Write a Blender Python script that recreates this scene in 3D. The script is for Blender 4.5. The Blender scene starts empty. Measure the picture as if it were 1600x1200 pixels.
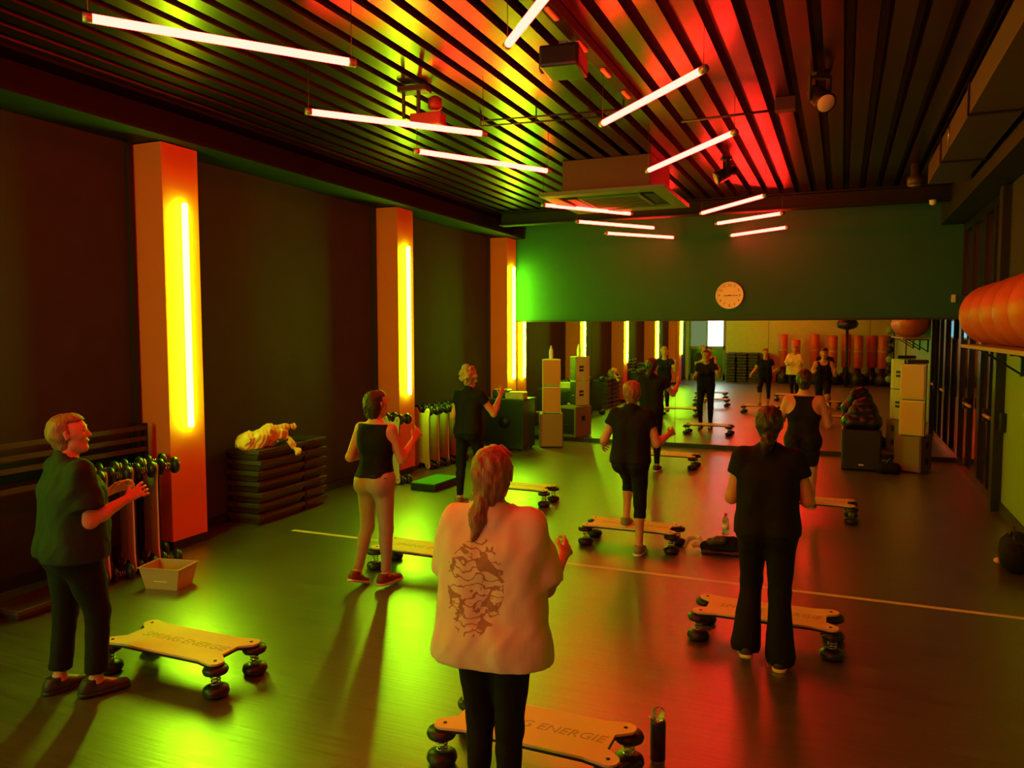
import bpy, bmesh, math, random
import numpy as np
from mathutils import Vector, Matrix

random.seed(4); rng = np.random.default_rng(7)
C = bpy.context.scene.collection
sc = bpy.context.scene
PI = math.pi

# ------------------------------------------------------------------ camera
F_PX, YAW, PITCH, ROLL = 1217.4, 0.4000, 0.0681, -0.0013
cam = bpy.data.cameras.new('camera'); camo = bpy.data.objects.new('camera', cam); C.objects.link(camo)
cam.sensor_fit = 'HORIZONTAL'; cam.sensor_width = 36; cam.lens = 36 * F_PX / 1600; cam.clip_start = .05
fwd = Vector((-math.sin(YAW)*math.cos(PITCH), math.cos(YAW)*math.cos(PITCH), -math.sin(PITCH)))
rt = Vector((math.cos(YAW), math.sin(YAW), 0)); upv = rt.cross(fwd)
r2 = rt*math.cos(ROLL)+upv*math.sin(ROLL); u2 = -rt*math.sin(ROLL)+upv*math.cos(ROLL)
camo.matrix_world = Matrix(((r2.x,u2.x,-fwd.x,0),(r2.y,u2.y,-fwd.y,0),(r2.z,u2.z,-fwd.z,2.1),(0,0,0,1)))
sc.camera = camo

# ------------------------------------------------------------------ world, exposure
w = bpy.data.worlds.new('world'); sc.world = w; w.use_nodes = True
w.node_tree.nodes['Background'].inputs[0].default_value = (.5,.55,.6,1)
w.node_tree.nodes['Background'].inputs[1].default_value = .006
vs = sc.view_settings; vs.view_transform = 'Standard'; vs.look = 'None'; vs.gamma = 1; vs.use_curve_mapping = False
vs.exposure = 0.0
RED_L = 72.0      # radiance of the ceiling tubes
GRN_L = 104.0       # radiance of the pillar tubes
RED_C = (1.0, .013, .0095)
GRN_C = (.32, 1.0, .008)

# ------------------------------------------------------------------ materials
def mat(name, col, rough=.6, metal=0., spec=.5, var=0., vscale=8., bump=0., bscale=40., stretch=(1,1,1), **kw):
    m = bpy.data.materials.new(name); m.use_nodes = True; nt = m.node_tree; b = nt.nodes['Principled BSDF']
    b.inputs['Base Color'].default_value = (*col,1); b.inputs['Roughness'].default_value = rough
    b.inputs['Metallic'].default_value = metal; b.inputs['Specular IOR Level'].default_value = spec
    for k,v in kw.items(): b.inputs[k].default_value = v
    if var or bump:
        tc = nt.nodes.new('ShaderNodeTexCoord'); mp = nt.nodes.new('ShaderNodeMapping'); mp.inputs['Scale'].default_value = stretch
        nt.links.new(tc.outputs['Object'], mp.inputs[0])
    if var:
        n = nt.nodes.new('ShaderNodeTexNoise'); n.inputs['Scale'].default_value = vscale; n.inputs['Detail'].default_value = 5
        nt.links.new(mp.outputs[0], n.inputs['Vector'])
        mr = nt.nodes.new('ShaderNodeMapRange'); mr.inputs[1].default_value=.3; mr.inputs[2].default_value=.7
        mr.inputs[3].default_value = 1-var; mr.inputs[4].default_value = 1+var
        nt.links.new(n.outputs[0], mr.inputs[0])
        mx = nt.nodes.new('ShaderNodeVectorMath'); mx.operation = 'SCALE'; mx.inputs[0].default_value = col
        nt.links.new(mr.outputs[0], mx.inputs['Scale']); nt.links.new(mx.outputs[0], b.inputs['Base Color'])
    if bump:
        n = nt.nodes.new('ShaderNodeTexNoise'); n.inputs['Scale'].default_value = bscale; n.inputs['Detail'].default_value = 4
        nt.links.new(mp.outputs[0], n.inputs['Vector'])
        bp = nt.nodes.new('ShaderNodeBump'); bp.inputs['Strength'].default_value = bump; bp.inputs['Distance'].default_value = .01
        nt.links.new(n.outputs[0], bp.inputs['Height']); nt.links.new(bp.outputs[0], b.inputs['Normal'])
    return m
def emit(name, col, s):
    m = bpy.data.materials.new(name); m.use_nodes = True; nt = m.node_tree; nt.nodes.remove(nt.nodes['Principled BSDF'])
    e = nt.nodes.new('ShaderNodeEmission'); e.inputs[0].default_value = (*col,1); e.inputs[1].default_value = s
    nt.links.new(e.outputs[0], nt.nodes['Material Output'].inputs[0]); return m

M = {}
M['wall_dark'] = mat('dark_wall_paint', (.030,.026,.040), .85, var=.12, vscale=3, bump=.05, bscale=60)
M['wall_far'] = mat('far_wall_paint', (.016,.105,.08), .75, var=.06, vscale=2, bump=.04, bscale=60)
M['wall_lime'] = mat('lime_wall_paint', (.20,.36,.05), .6, var=.04, vscale=2)
M['wall_back'] = mat('olive_partition', (.48,.46,.34), .7, var=.05)
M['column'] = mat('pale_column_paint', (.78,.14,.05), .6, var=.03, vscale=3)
M['black'] = mat('black_paint', (.012,.012,.012), .5)
M['black_gloss'] = mat('black_plastic', (.014,.014,.015), .28)
M['beam'] = mat('dark_steel', (.004,.004,.004), .6, metal=.3)
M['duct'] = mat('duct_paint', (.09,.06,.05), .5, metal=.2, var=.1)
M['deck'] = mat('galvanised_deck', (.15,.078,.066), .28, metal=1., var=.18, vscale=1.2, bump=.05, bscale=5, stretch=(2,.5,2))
M['deck_top'] = mat('shaded_deck_flute', (.03,.022,.02), .5, metal=.5)  # same metal as the pans, darkened: shade of the flutes is in the colour
M['mirror'] = mat('mirror_silver', (.86,.84,.80), .012, metal=1.)
M['glass_dark'] = mat('dark_glass', (.010,.013,.012), .04, spec=.9)
M['speaker_white'] = mat('white_speaker_cabinet', (.62,.62,.60), .5)
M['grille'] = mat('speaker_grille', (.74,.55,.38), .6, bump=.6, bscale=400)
M['grille_red_lit'] = mat('red_lit_speaker_grille', (.55,.22,.13), .6, bump=.6, bscale=400)  # grille copy with the left tower's red light put into its colour
M['sub_red_lit'] = mat('red_lit_sub_cabinet', (.26,.13,.10), .55, bump=.3, bscale=300)  # sub copy reddened the same way, red light in the colour
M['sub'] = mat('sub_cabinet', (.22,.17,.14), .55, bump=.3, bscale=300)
M['deckboard'] = mat('board_cream', (.78,.60,.42), .5, var=.04, vscale=6)
M['ink'] = mat('board_print', (.46,.42,.33), .5)
M['rubber'] = mat('black_rubber', (.012,.012,.012), .38, bump=.1, bscale=60)
M['steel'] = mat('spring_steel', (.5,.5,.5), .25, metal=1.)
M['skin'] = mat('skin', (.64,.31,.21), .5, bump=.05, bscale=120)
M['skin_tan'] = mat('skin_tan', (.50,.28,.18), .5, bump=.05, bscale=120)
M['eye'] = mat('eye', (.05,.04,.03), .15)
M['lips'] = mat('lips', (.40,.12,.10), .4)
M['cloth_black'] = mat('black_fabric', (.007,.007,.008), .8, spec=.25, bump=.25, bscale=50)
M['cloth_green'] = mat('dark_green_fabric', (.014,.028,.020), .8, spec=.3, bump=.35, bscale=22)
M['cloth_tan'] = mat('tan_fabric', (.42,.36,.27), .7, bump=.1, bscale=40)
M['hair_brown'] = mat('brown_hair', (.16,.075,.035), .45, var=.4, vscale=60, bump=.8, bscale=90, stretch=(1,1,.25))
M['hair_dark'] = mat('dark_hair', (.035,.02,.014), .4, var=.4, vscale=60, bump=.8, bscale=90, stretch=(1,1,.25))
M['hair_blond'] = mat('blond_hair', (.42,.27,.13), .45, var=.35, vscale=60, bump=.8, bscale=90, stretch=(1,1,.25))
M['hair_ginger'] = mat('ginger_hair', (.27,.12,.06), .45, var=.35, vscale=60, bump=.8, bscale=90, stretch=(1,1,.25))
M['shoe_dark'] = mat('dark_shoe', (.03,.025,.022), .5)
M['shoe_maroon'] = mat('maroon_shoe', (.16,.04,.04), .6)
M['shoe_grey'] = mat('grey_shoe', (.22,.20,.18), .6)
M['sole_white'] = mat('pale_sole', (.7,.66,.6), .5)
M['sole_black'] = mat('black_sole', (.02,.02,.02), .5)
M['tape'] = mat('floor_tape', (.62,.58,.50), .5)
M['ball'] = mat('orange_vinyl', (.55,.09,.035), .45)
M['orange_bag'] = mat('orange_bag_vinyl', (.55,.075,.025), .4)
M['shelf'] = mat('shelf_board', (.35,.28,.22), .6)
M['white'] = mat('white_plastic', (.75,.74,.7), .4)
M['green_foam'] = mat('green_foam', (.05,.42,.14), .8)
M['towel'] = mat('pale_towel', (.70,.60,.48), .9, bump=.6, bscale=30)
M['towel_orange'] = mat('peach_cloth', (.75,.40,.26), .9, bump=.6, bscale=30)
M['tub'] = mat('pink_tub', (.48,.26,.22), .3)
M['step_side'] = mat('step_side', (.055,.034,.034), .5)
M['step_top'] = mat('step_rubber', (.02,.02,.022), .6)
M['step_grey'] = mat('step_grey', (.16,.19,.16), .6)
M['ball_green'] = mat('green_ball', (.18,.42,.12), .5)
M['clockface'] = mat('clock_face', (.78,.74,.68), .4)
M['wood'] = mat('pale_wood', (.45,.33,.2), .5, var=.2, vscale=8, stretch=(1,6,1))
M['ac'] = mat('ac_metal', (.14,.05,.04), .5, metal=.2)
M['ac_panel'] = mat('ac_panel', (.20,.18,.16), .5)
M['clear'] = mat('clear_plastic', (.8,.8,.8), .08, spec=.6, **{'Transmission Weight': .85})
M['red_tube'] = emit('red_tube_light', RED_C, RED_L)
M['green_tube'] = emit('green_tube_light', GRN_C, GRN_L)
M['tube_cap'] = mat('tube_cap', (.5,.42,.36), .4, metal=.6)
M['daylight'] = emit('day_lit_pane', (.80,1.,.92), 1.1)
M['daylight_dim'] = emit('corridor_lit_pane', (.42,.60,.22), .40)
M['bluescreen'] = emit('blue_display', (.22,.62,.85), .9)
M['leaf_white'] = mat('paper', (.8,.78,.72), .6)
M['purple'] = mat('grey_cabinet', (.15,.14,.13), .5)

def floor_material():
    m = bpy.data.materials.new('vinyl_plank_floor'); m.use_nodes = True; nt = m.node_tree; b = nt.nodes['Principled BSDF']; L = nt.links.new
    tc = nt.nodes.new('ShaderNodeTexCoord')
    br = nt.nodes.new('ShaderNodeTexBrick'); br.inputs['Scale'].default_value = 1; br.inputs['Brick Width'].default_value = 1.25
    br.inputs['Row Height'].default_value = .18; br.inputs['Mortar Size'].default_value = .0015; br.offset = .37
    br.inputs['Color1'].default_value=(.050,.049,.044,1); br.inputs['Color2'].default_value=(.040,.039,.035,1); br.inputs['Mortar'].default_value=(.022,.02,.02,1)
    L(tc.outputs['Object'], br.inputs['Vector'])
    mp = nt.nodes.new('ShaderNodeMapping'); mp.inputs['Scale'].default_value = (.8,14,1); L(tc.outputs['Object'], mp.inputs[0])
    n = nt.nodes.new('ShaderNodeTexNoise'); n.inputs['Scale'].default_value = 3; n.inputs['Detail'].default_value = 8; L(mp.outputs[0], n.inputs['Vector'])
    mr = nt.nodes.new('ShaderNodeMapRange'); mr.inputs[1].default_value=.3; mr.inputs[2].default_value=.7; mr.inputs[3].default_value=.78; mr.inputs[4].default_value=1.22; L(n.outputs[0], mr.inputs[0])
    mx = nt.nodes.new('ShaderNodeVectorMath'); mx.operation='SCALE'; L(br.outputs['Color'], mx.inputs[0]); L(mr.outputs[0], mx.inputs['Scale']); L(mx.outputs[0], b.inputs['Base Color'])
    mr2 = nt.nodes.new('ShaderNodeMapRange'); mr2.inputs[3].default_value=.32; mr2.inputs[4].default_value=.44; L(n.outputs[0], mr2.inputs[0]); L(mr2.outputs[0], b.inputs['Roughness'])
    bp = nt.nodes.new('ShaderNodeBump'); bp.inputs['Strength'].default_value=.5; bp.inputs['Distance'].default_value=.003; L(n.outputs[0], bp.inputs['Height']); L(bp.outputs[0], b.inputs['Normal'])
    b.inputs['Specular IOR Level'].default_value = 1.0; b.inputs['Coat Weight'].default_value = 1.0; b.inputs['Coat IOR'].default_value = 3.2; L(bp.outputs[0], b.inputs['Coat Normal'])
    mr3 = nt.nodes.new('ShaderNodeMapRange'); mr3.inputs[1].default_value=.25; mr3.inputs[2].default_value=.75; mr3.inputs[3].default_value=.28; mr3.inputs[4].default_value=.40; L(n.outputs[0], mr3.inputs[0]); L(mr3.outputs[0], b.inputs['Coat Roughness'])
    mr4 = nt.nodes.new('ShaderNodeMapRange'); mr4.inputs[1].default_value=.25; mr4.inputs[2].default_value=.75; mr4.inputs[3].default_value=.75; mr4.inputs[4].default_value=1.; L(n.outputs[0], mr4.inputs[0]); L(mr4.outputs[0], b.inputs['Coat Weight'])
    return m
M['floor'] = floor_material()

def shirt_print_material():
    m = mat('cream_tee_with_print', (.80,.70,.50), .85, spec=.2, bump=.55, bscale=9, stretch=(1.6,1.6,.7)); nt = m.node_tree; b = nt.nodes['Principled BSDF']; L = nt.links.new
    tc = nt.nodes.new('ShaderNodeTexCoord'); sp = nt.nodes.new('ShaderNodeSeparateXYZ'); L(tc.outputs['Object'], sp.inputs[0])
    def mth(op, a, bb=None, c=None):
        n = nt.nodes.new('ShaderNodeMath'); n.operation = op
        for i, v in enumerate((a, bb, c)):
            if v is None: continue
            if isinstance(v, (int, float)): n.inputs[i].default_value = v
            else: L(v, n.inputs[i])
        return n.outputs[0]
    dx = mth('DIVIDE', mth('ADD', sp.outputs[0], .035), .13); dz = mth('DIVIDE', mth('SUBTRACT', sp.outputs[2], 1.09), .20)
    r = mth('SQRT', mth('ADD', mth('MULTIPLY', dx, dx), mth('MULTIPLY', dz, dz)))
    back = mth('LESS_THAN', sp.outputs[1], 0.0)
    n1 = nt.nodes.new('ShaderNodeTexNoise'); n1.inputs['Scale'].default_value = 11; n1.inputs['Detail'].default_value = 3; n1.inputs['Distortion'].default_value = 1.6
    L(tc.outputs['Object'], n1.inputs['Vector'])
    v1 = nt.nodes.new('ShaderNodeTexWave'); v1.wave_type='RINGS'; v1.inputs['Scale'].default_value = 9; v1.inputs['Distortion'].default_value = 9; v1.inputs['Detail Scale'].default_value = 2
    L(tc.outputs['Object'], v1.inputs['Vector'])
    blot = mth('GREATER_THAN', n1.outputs[0], .53)
    lines = mth('GREATER_THAN', v1.outputs['Fac'], .90)
    art = mth('MAXIMUM', blot, lines)
    inside = mth('LESS_THAN', mth('ADD', r, mth('MULTIPLY', n1.outputs[0], .5)), 1.2)
    mask = mth('MULTIPLY', mth('MULTIPLY', art, inside), back)
    mix = nt.nodes.new('ShaderNodeMix'); mix.data_type = 'RGBA'; mix.inputs[6].default_value = (.80,.70,.50,1); mix.inputs[7].default_value = (.42,.24,.15,1)
    L(mask, mix.inputs[0]); L(mix.outputs[2], b.inputs['Base Color'])
    return m
M['tee_print'] = shirt_print_material()

# ------------------------------------------------------------------ helpers
def link(name, me, m=None, parent=None, smooth=False, loc=None, rot=None):
    o = bpy.data.objects.new(name, me); C.objects.link(o)
    if m is not None and me is not None: me.materials.clear(); me.materials.append(m)
    if smooth:
        me.polygons.foreach_set('use_smooth', [True]*len(me.polygons))
    if parent: o.parent = parent
    if loc: o.location = loc
    if rot: o.rotation_euler = rot
    return o
def tag(o, label=None, cat=None, group=None, kind=None):
    if label: o['label'] = label
    if cat: o['category'] = cat
    if group: o['group'] = group
    if kind: o['kind'] = kind
    return o
def thing(name, label, cat, loc=(0,0,0), rz=0, group=None):
    o = bpy.data.objects.new(name, None); C.objects.link(o); o.location = loc; o.rotation_euler = (0,0,rz)
    return tag(o, label, cat, group)
def bmesh_to(bm, name):
    me = bpy.data.meshes.new(name); bm.normal_update(); bm.to_mesh(me); bm.free(); return me
def bbox(bm, x0,x1,y0,y1,z0,z1, bev=0, mtx=None):
    r = bmesh.ops.create_cube(bm, size=1); vs_ = r['verts']
    for v in vs_: v.co = Vector(((x0+x1)/2+v.co.x*(x1-x0), (y0+y1)/2+v.co.y*(y1-y0), (z0+z1)/2+v.co.z*(z1-z0)))
    if bev:
        es = list({e for v in vs_ for e in v.link_edges})
        rr = bmesh.ops.bevel(bm, geom=es, offset=bev, segments=2, affect='EDGES', profile=.6); vs_ = list({v for f in rr['faces'] for v in f.verts} | {v for v in vs_ if v.is_valid})
    if mtx is not None:
        for v in vs_: v.co = mtx @ v.co
    return vs_
def box(name, x0,x1,y0,y1,z0,z1, m, parent=None, bev=0):
    bm = bmesh.new(); bbox(bm,x0,x1,y0,y1,z0,z1,bev); return link(name, bmesh_to(bm,name), m, parent)
def tube(bm, pts, r, seg=10, cap=True):
    rings = []
    n = len(pts)
    for i,p in enumerate(pts):
        p = Vector(p); a = Vector(pts[max(i-1,0)]); b = Vector(pts[min(i+1,n-1)]); d = (b-a).normalized()
        ref = Vector((0,0,1)) if abs(d.z)<.9 else Vector((1,0,0)); s = d.cross(ref).normalized(); t = s.cross(d)
        rr = r[i] if isinstance(r,(list,tuple)) else r
        rings.append([bm.verts.new(p + (s*math.cos(2*PI*k/seg)+t*math.sin(2*PI*k/seg))*rr) for k in range(seg)])
    for a,b in zip(rings,rings[1:]):
        for k in range(seg): bm.faces.new((a[k],a[(k+1)%seg],b[(k+1)%seg],b[k]))
    if cap:
        bm.faces.new(list(reversed(rings[0]))); bm.faces.new(rings[-1])
def tubeo(name, pts, r, m, parent=None, seg=10, smooth=True):
    bm = bmesh.new(); tube(bm, pts, r, seg); bmesh.ops.recalc_face_normals(bm, faces=bm.faces[:]); return link(name, bmesh_to(bm,name), m, parent, smooth)
def lathe(name, prof, m, parent=None, seg=20, loc=None, smooth=True, rot=None):
    bm = bmesh.new(); rings=[]
    for r,z in prof:
        rings.append([bm.verts.new((r*math.cos(2*PI*k/seg), r*math.sin(2*PI*k/seg), z)) for k in range(seg)] if r>1e-6 else [bm.verts.new((0,0,z))])
    for a,b in zip(rings,rings[1:]):
        for k in range(seg):
            q = [a[k%len(a)], a[(k+1)%len(a)] if len(a)>1 else None, b[(k+1)%len(b)] if len(b)>1 else None, b[k%len(b)]]
            q = [v for v in q if v]; bm.faces.new(q)
    if len(rings[0])>1: bm.faces.new(list(reversed(rings[0])))
    if len(rings[-1])>1: bm.faces.new(rings[-1])
    bmesh.ops.recalc_face_normals(bm, faces=bm.faces[:])
    return link(name, bmesh_to(bm,name), m, parent, smooth, loc, rot)
def prism(name, pts, z0, z1, m, parent=None):
    bm = bmesh.new(); a=[bm.verts.new((x,y,z0)) for x,y in pts]; b=[bm.verts.new((x,y,z1)) for x,y in pts]; n=len(pts)
    for k in range(n): bm.faces.new((a[k],a[(k+1)%n],b[(k+1)%n],b[k]))
    bm.faces.new(list(reversed(a))); bm.faces.new(b)
    bmesh.ops.recalc_face_normals(bm, faces=bm.faces[:])
    return link(name, bmesh_to(bm,name), m, parent)
def children(o): return KIDS.get(o.name, [o2 for o2 in bpy.data.objects if o2.parent == o])
KIDS = {}
def copy_tree(o, parent=None, kids=None):
    if kids is None:
        kids = {}
        for q in bpy.data.objects:
            if q.parent: kids.setdefault(q.parent.name, []).append(q)
    c = o.copy(); C.objects.link(c)
    if parent: c.parent = parent
    for ch in kids.get(o.name, []): copy_tree(ch, c, kids)
    return c
def text_mesh(txt, size, extrude=.0005, shear=0, align='CENTER'):
    cu = bpy.data.curves.new('t','FONT'); cu.body = txt; cu.size = size; cu.extrude = extrude; cu.shear = shear; cu.align_x = align; cu.align_y='CENTER'; cu.resolution_u = 2
    o = bpy.data.objects.new('t',cu); C.objects.link(o); dg = bpy.context.evaluated_depsgraph_get(); me = bpy.data.meshes.new_from_object(o.evaluated_get(dg))
    bpy.data.objects.remove(o); bpy.data.curves.remove(cu); return me

# ------------------------------------------------------------------ room dimensions
XL, XR, YM, YB, ZC = -6.2, 1.74, 14.05, -5.6, 4.2

# floor, walls
st = lambda o, **k: tag(o, kind='structure', **k)
fl = st(box('floor', XL-.1, XR+.1, YB-.1, YM+.2, -.1, 0, M['floor']))
tag(box('floor_tape', -5.3, XR-.02, 6.545, 6.60, .0003, .0013, M['tape']), 'thin pale tape line running straight across the floor', 'tape')
st(box('wall_left', XL-.15, XL, YB-.1, YM+.2, 0, 4.4, M['wall_dark']))
wf = st(box('wall_far', XL, XR+.1, YM+.012, YM+.2, 0, 4.4, M['wall_far']))
st(box('wall_back', XL, XR+.1, YB-.2, YB, 0, 4.4, M['wall_back']))
st(box('baseboard_far', -4.95, XR, YM-.035, YM+.01, 0, .075, M['black']))
st(box('baseboard_left', XL, XL+.02, YB, YM, 0, .10, M['black']))
# right wall: painted part towards the camera, then a run of dark glazed doors
wr = st(box('wall_right', XR, XR+.15, YB, 10.55, 0, 4.4, M['wall_lime']))
up = box('upper_band', XR-.012, XR, YB, 10.55, 2.42, 4.4, M['wall_dark'], wr)
st(box('wall_far_right', XR, XR+.15, 10.55, YM+.2, 3.74, 4.4, M['wall_dark']))
st(box('baseboard_right', XR-.02, XR, YB, 10.5, 0, .12, M['black']))
for i,(y0,y1) in enumerate(((10.55,12.1),(12.1,YM))):
    d = bpy.data.objects.new('door_%d'%(i+1), None); C.objects.link(d); tag(d, kind='structure')
    X0, X1 = XR-.03, XR+.08
    bm = bmesh.new(); g=.13
    bbox(bm, X0,X1,y0,y0+g,0,3.74); bbox(bm, X0,X1,y1-g,y1,0,3.74); bbox(bm,X0,X1,y0+g,y1-g,2.5,2.62); bbox(bm,X0,X1,y0+g,y1-g,3.62,3.74); bbox(bm,X0,X1,y0+g,y1-g,0,.12); ym=(y0+y1)/2
    bbox(bm, X0,X1,ym-.05,ym+.05,.12,2.5); bbox(bm, X0,X1,ym-.05,ym+.05,2.62,3.62)
    link('door_frame', bmesh_to(bm,'door_frame'), M['black_gloss'], d)
    for a,b in ((y0+g,ym-.05),(ym+.05,y1-g)):
        box('glass_pane', XR+.01, XR+.025, a,b,.12,2.5, M['glass_dark'], d); box('transom_pane', XR+.01, XR+.025, a,b,2.62,3.62, M['glass_dark'], d)
    hd = tubeo('push_handle', [(XR-.09, y0+.2,1.05),(XR-.09,ym-.15,1.05)], .022, M['tub'], d)
    box('handle_mount', XR-.1, XR-.03, ym-.19, ym-.13, .97, 1.13, M['black'], d)
st(box('trim_1', XR-.10, XR+.02, 10.40, 10.60, 0, 3.74, M['black']))     # dark jamb
bxs = thing('door_switch_box', 'small black switch box on the lime wall edge beside the glass doors', 'switch box', (XR-.03,10.3,1.05))
box('housing', -.03,.03,-.06,.06,-.11,.11, M['black_gloss'], bxs, .008); box('rocker', -.034,-.028,-.02,.02,-.03,.03, M['black'], bxs)
# blackness behind door glass
st(box('wall_beyond_doors', XR+.9, XR+1.0, 10.3, YM+.3, 0, 3.8, M['black']))

# mirror of five tall sheets
mir = thing('wall_mirror', 'wide wall mirror of tall sheets along the far wall above black baseboard', 'mirror', (0,YM,0))
edges = [-6.18, -4.32, -2.74, -1.16, .42, XR-.01]
for i in range(5):
    a,b = edges[i]+.003, edges[i+1]-.003
    p = box('mirror_sheet', a-(a+b)/2, b-(a+b)/2, -.006, 0.006, .075, 2.27, M['mirror'], mir); p.location = ((a+b)/2, 0, 0)
    p.rotation_euler = ((0,0,0),(0,0,.0006),(0.0004,0,-.001),(0,0,.0008),(0,0,0))[i] if i else (0,0,0)
tr = box('top_rail', -6.18, XR-.01, -.02, .01, 2.27, 2.30, M['black'], mir)

# ceiling deck: top sheet and each trapezoid pan as a part
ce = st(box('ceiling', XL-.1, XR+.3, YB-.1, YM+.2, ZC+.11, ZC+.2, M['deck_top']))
pitch = .2217
bm = bmesh.new()
prof = [(-.088,0),(.088,0),(.062,.0),(.062,.0)]
y0,y1 = YB, YM
P1_ = [(-.068,0),(.068,0),(.085,.11),(-.085,.11)]
# pan seen from below: flat soffit, slanting flanks, tiny rolled lips
va=[bm.verts.new((x,y0,z)) for x,z in P1_]; vb=[bm.verts.new((x,y1,z)) for x,z in P1_]
for k in range(4): bm.faces.new((va[k],va[(k+1)%4],vb[(k+1)%4],vb[k]))
bm.faces.new(list(reversed(va))); bm.faces.new(vb); bmesh.ops.recalc_face_normals(bm, faces=bm.faces[:])
pan_me = bmesh_to(bm,'deck_pan'); pan_me.materials.append(M['deck'])
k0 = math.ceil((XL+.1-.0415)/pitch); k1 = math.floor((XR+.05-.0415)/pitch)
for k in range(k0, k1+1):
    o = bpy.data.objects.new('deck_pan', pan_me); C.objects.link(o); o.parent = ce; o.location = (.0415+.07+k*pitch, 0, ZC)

# beams
def ibeam(name, axis, c, a0, a1, z0, z1, wd, m, fl_=.03):
    bm = bmesh.new()
    def bb(u0,u1,zz0,zz1):
        if axis=='Y': bbox(bm, c+u0,c+u1,a0,a1,zz0,zz1)
        else: bbox(bm, a0,a1,c+u0,c+u1,zz0,zz1)
    bb(-wd/2,wd/2,z0,z0+fl_); bb(-wd/2,wd/2,z1-fl_,z1); bb(-.01,.01,z0+fl_,z1-fl_)
    return link(name, bmesh_to(bm,name), m)
st(ibeam('trim_2','Y',-5.92,YB,YM,3.86,ZC-.001,.50,M['beam']))
st(ibeam('trim_3','X',12.9,-5.66,XR,3.96,ZC-.001,.22,M['beam'],.022))
st(box('trim_4', XR-.35, XR, YB, YM, 3.75, ZC-.001, M['black']))

# columns with a tube light each
col0 = thing('square_column', 'pale square wall column carrying a tall tube, with board leaning behind', 'column', (-6.015,5.70,0))
box('shaft', -.185,.185,-.22,.22,.09,3.85, M['column'], col0, .004); box('plinth', -.17,.165,-.20,.20,0,.09, M['black'], col0)
YC = [5.70, 9.85, 13.78, 1.58, -2.5]
lc = ['tallest looking square column, beside the stacked step platforms', 'middle square column, behind the woman in the sleeveless black top', 'farthest square column, next to the mixing desk', 'square column behind the dark green shirt, seen in the mirror', 'square column nearest the back wall, out of direct view']
lt = ['vertical yellow green tube on the nearest square column', 'vertical yellow green tube on the middle square column', 'vertical yellow green tube on the farthest column by the mirror', 'vertical yellow green tube on the column behind the viewer', 'vertical yellow green tube on the rearmost column']
def arc_(cx,cy,r,a0,a1,n=8): return [(cx+r*math.cos(a0+(a1-a0)*k/n),cy+r*math.sin(a0+(a1-a0)*k/n)) for k in range(n+1)]
def green_tube():
    t = thing('wall_tube_light', '', 'tube light', (0,0,0), 0, 'vertical tubes on the columns')
    lathe('tube_glass', [(.006,-1.075),(.022,-1.07),(.030,-1.052),(.030,1.052),(.022,1.07),(.006,1.075)], M['green_tube'], t, 16)
    box('rear_rail',-.045,-.034,-.014,.014,-1.06,1.06,M['column'],t)
    for z in (-.8,.8): box('clip', -.045,-.026,-.010,.010,z-.012,z+.012, M['tube_cap'], t)
    return t
gt = green_tube()
for i,y in enumerate(YC):
    o = col0 if i==0 else copy_tree(col0); o.location = (-6.015,y,0); tag(o, lc[i], 'column', 'square wall columns')
    g = gt if i==0 else copy_tree(gt); g.location = (-5.785, y, 2.245); tag(g, lt[i])
    st(box('trim_%d'%(5+i), XL, XL+.03, y-.30, y-.235, 0, 3.86, M['black']))  # black strip standing in for the shade of the recess beside each column

# red ceiling tubes
RT = [((-3.66,2.99),(-2.79,4.1)),((-3.7,4.87),(-2.78,5.97)),((-3.60,6.3),(-2.81,7.60)),((-3.61,9.59),(-2.76,10.80)),((-3.69,11.24),(-2.79,12.42)),((-3.68,12.76),(-2.76,13.83)),
      ((-1.80,4.20),(-.90,3.10)),((-1.78,6.05),(-.84,5.07)),((-1.86,7.98),(-.86,6.75)),((-1.84,11.14),(-.90,10.0)),((-1.80,12.30),(-.81,11.59)),((-1.80,13.93),(-.84,13.18)),
      ((-3.66,1.2),(-2.79,2.3)),((-3.66,-.6),(-2.79,.5)),((-3.66,-2.4),(-2.79,-1.3)),((-1.8,2.4),(-.9,1.3)),((-1.8,.6),(-.9,-.5)),((-1.8,-1.2),(-.9,-2.3)),((-3.66,-4.2),(-2.79,-3.1)),((-1.8,-3.0),(-.9,-4.1))]  # last pair is unseen, added to redden the mirrored back of the room
RZ = 3.73
RL = ['long red tube light nearest the left pillar, top left of the ceiling','red tube light hanging below the black twin bracket','red tube light pointing at the left side of the air conditioner','red tube light partly hidden under the air conditioner','red tube light against the green far wall, upper one','red tube light against the green far wall, lower one',
      'red tube light cut by the top edge of the photo','red tube light right of the dark projector track','red tube light touching the right top of the air conditioner','highest of three red tubes above the clock','middle one of three red tubes above the clock','lowest of three red tubes above the clock',
      ]
def tube_light(a,b,label):
    A = Vector((*a,RZ)); B = Vector((*b,RZ)); c=(A+B)/2; L_=(B-A).length
    t = thing('hanging_tube_light', label, 'tube light', c, math.atan2(B.y-A.y,B.x-A.x), 'red tube lights hung from the ceiling')
    h=L_/2
    tubeo('tube_glass', [(-h+.02,0,0),(h-.02,0,0)], .024, M['red_tube'], t, 12)
    for s in (-1,1):
        tubeo('end_cap', [(s*(h-.02),0,0),(s*(h+.025),0,0)], .026, M['tube_cap'], t, 12)
        tubeo('suspension_wire', [(s*(h-.0),0,.024),(s*(h-.0),0,ZC-RZ-.002)], .0022, M['black'], t, 6)
for i,(a,b) in enumerate(RT): tube_light(a,b, RL[i] if i<len(RL) else 'unseen red tube light above and behind the viewer')

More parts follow.
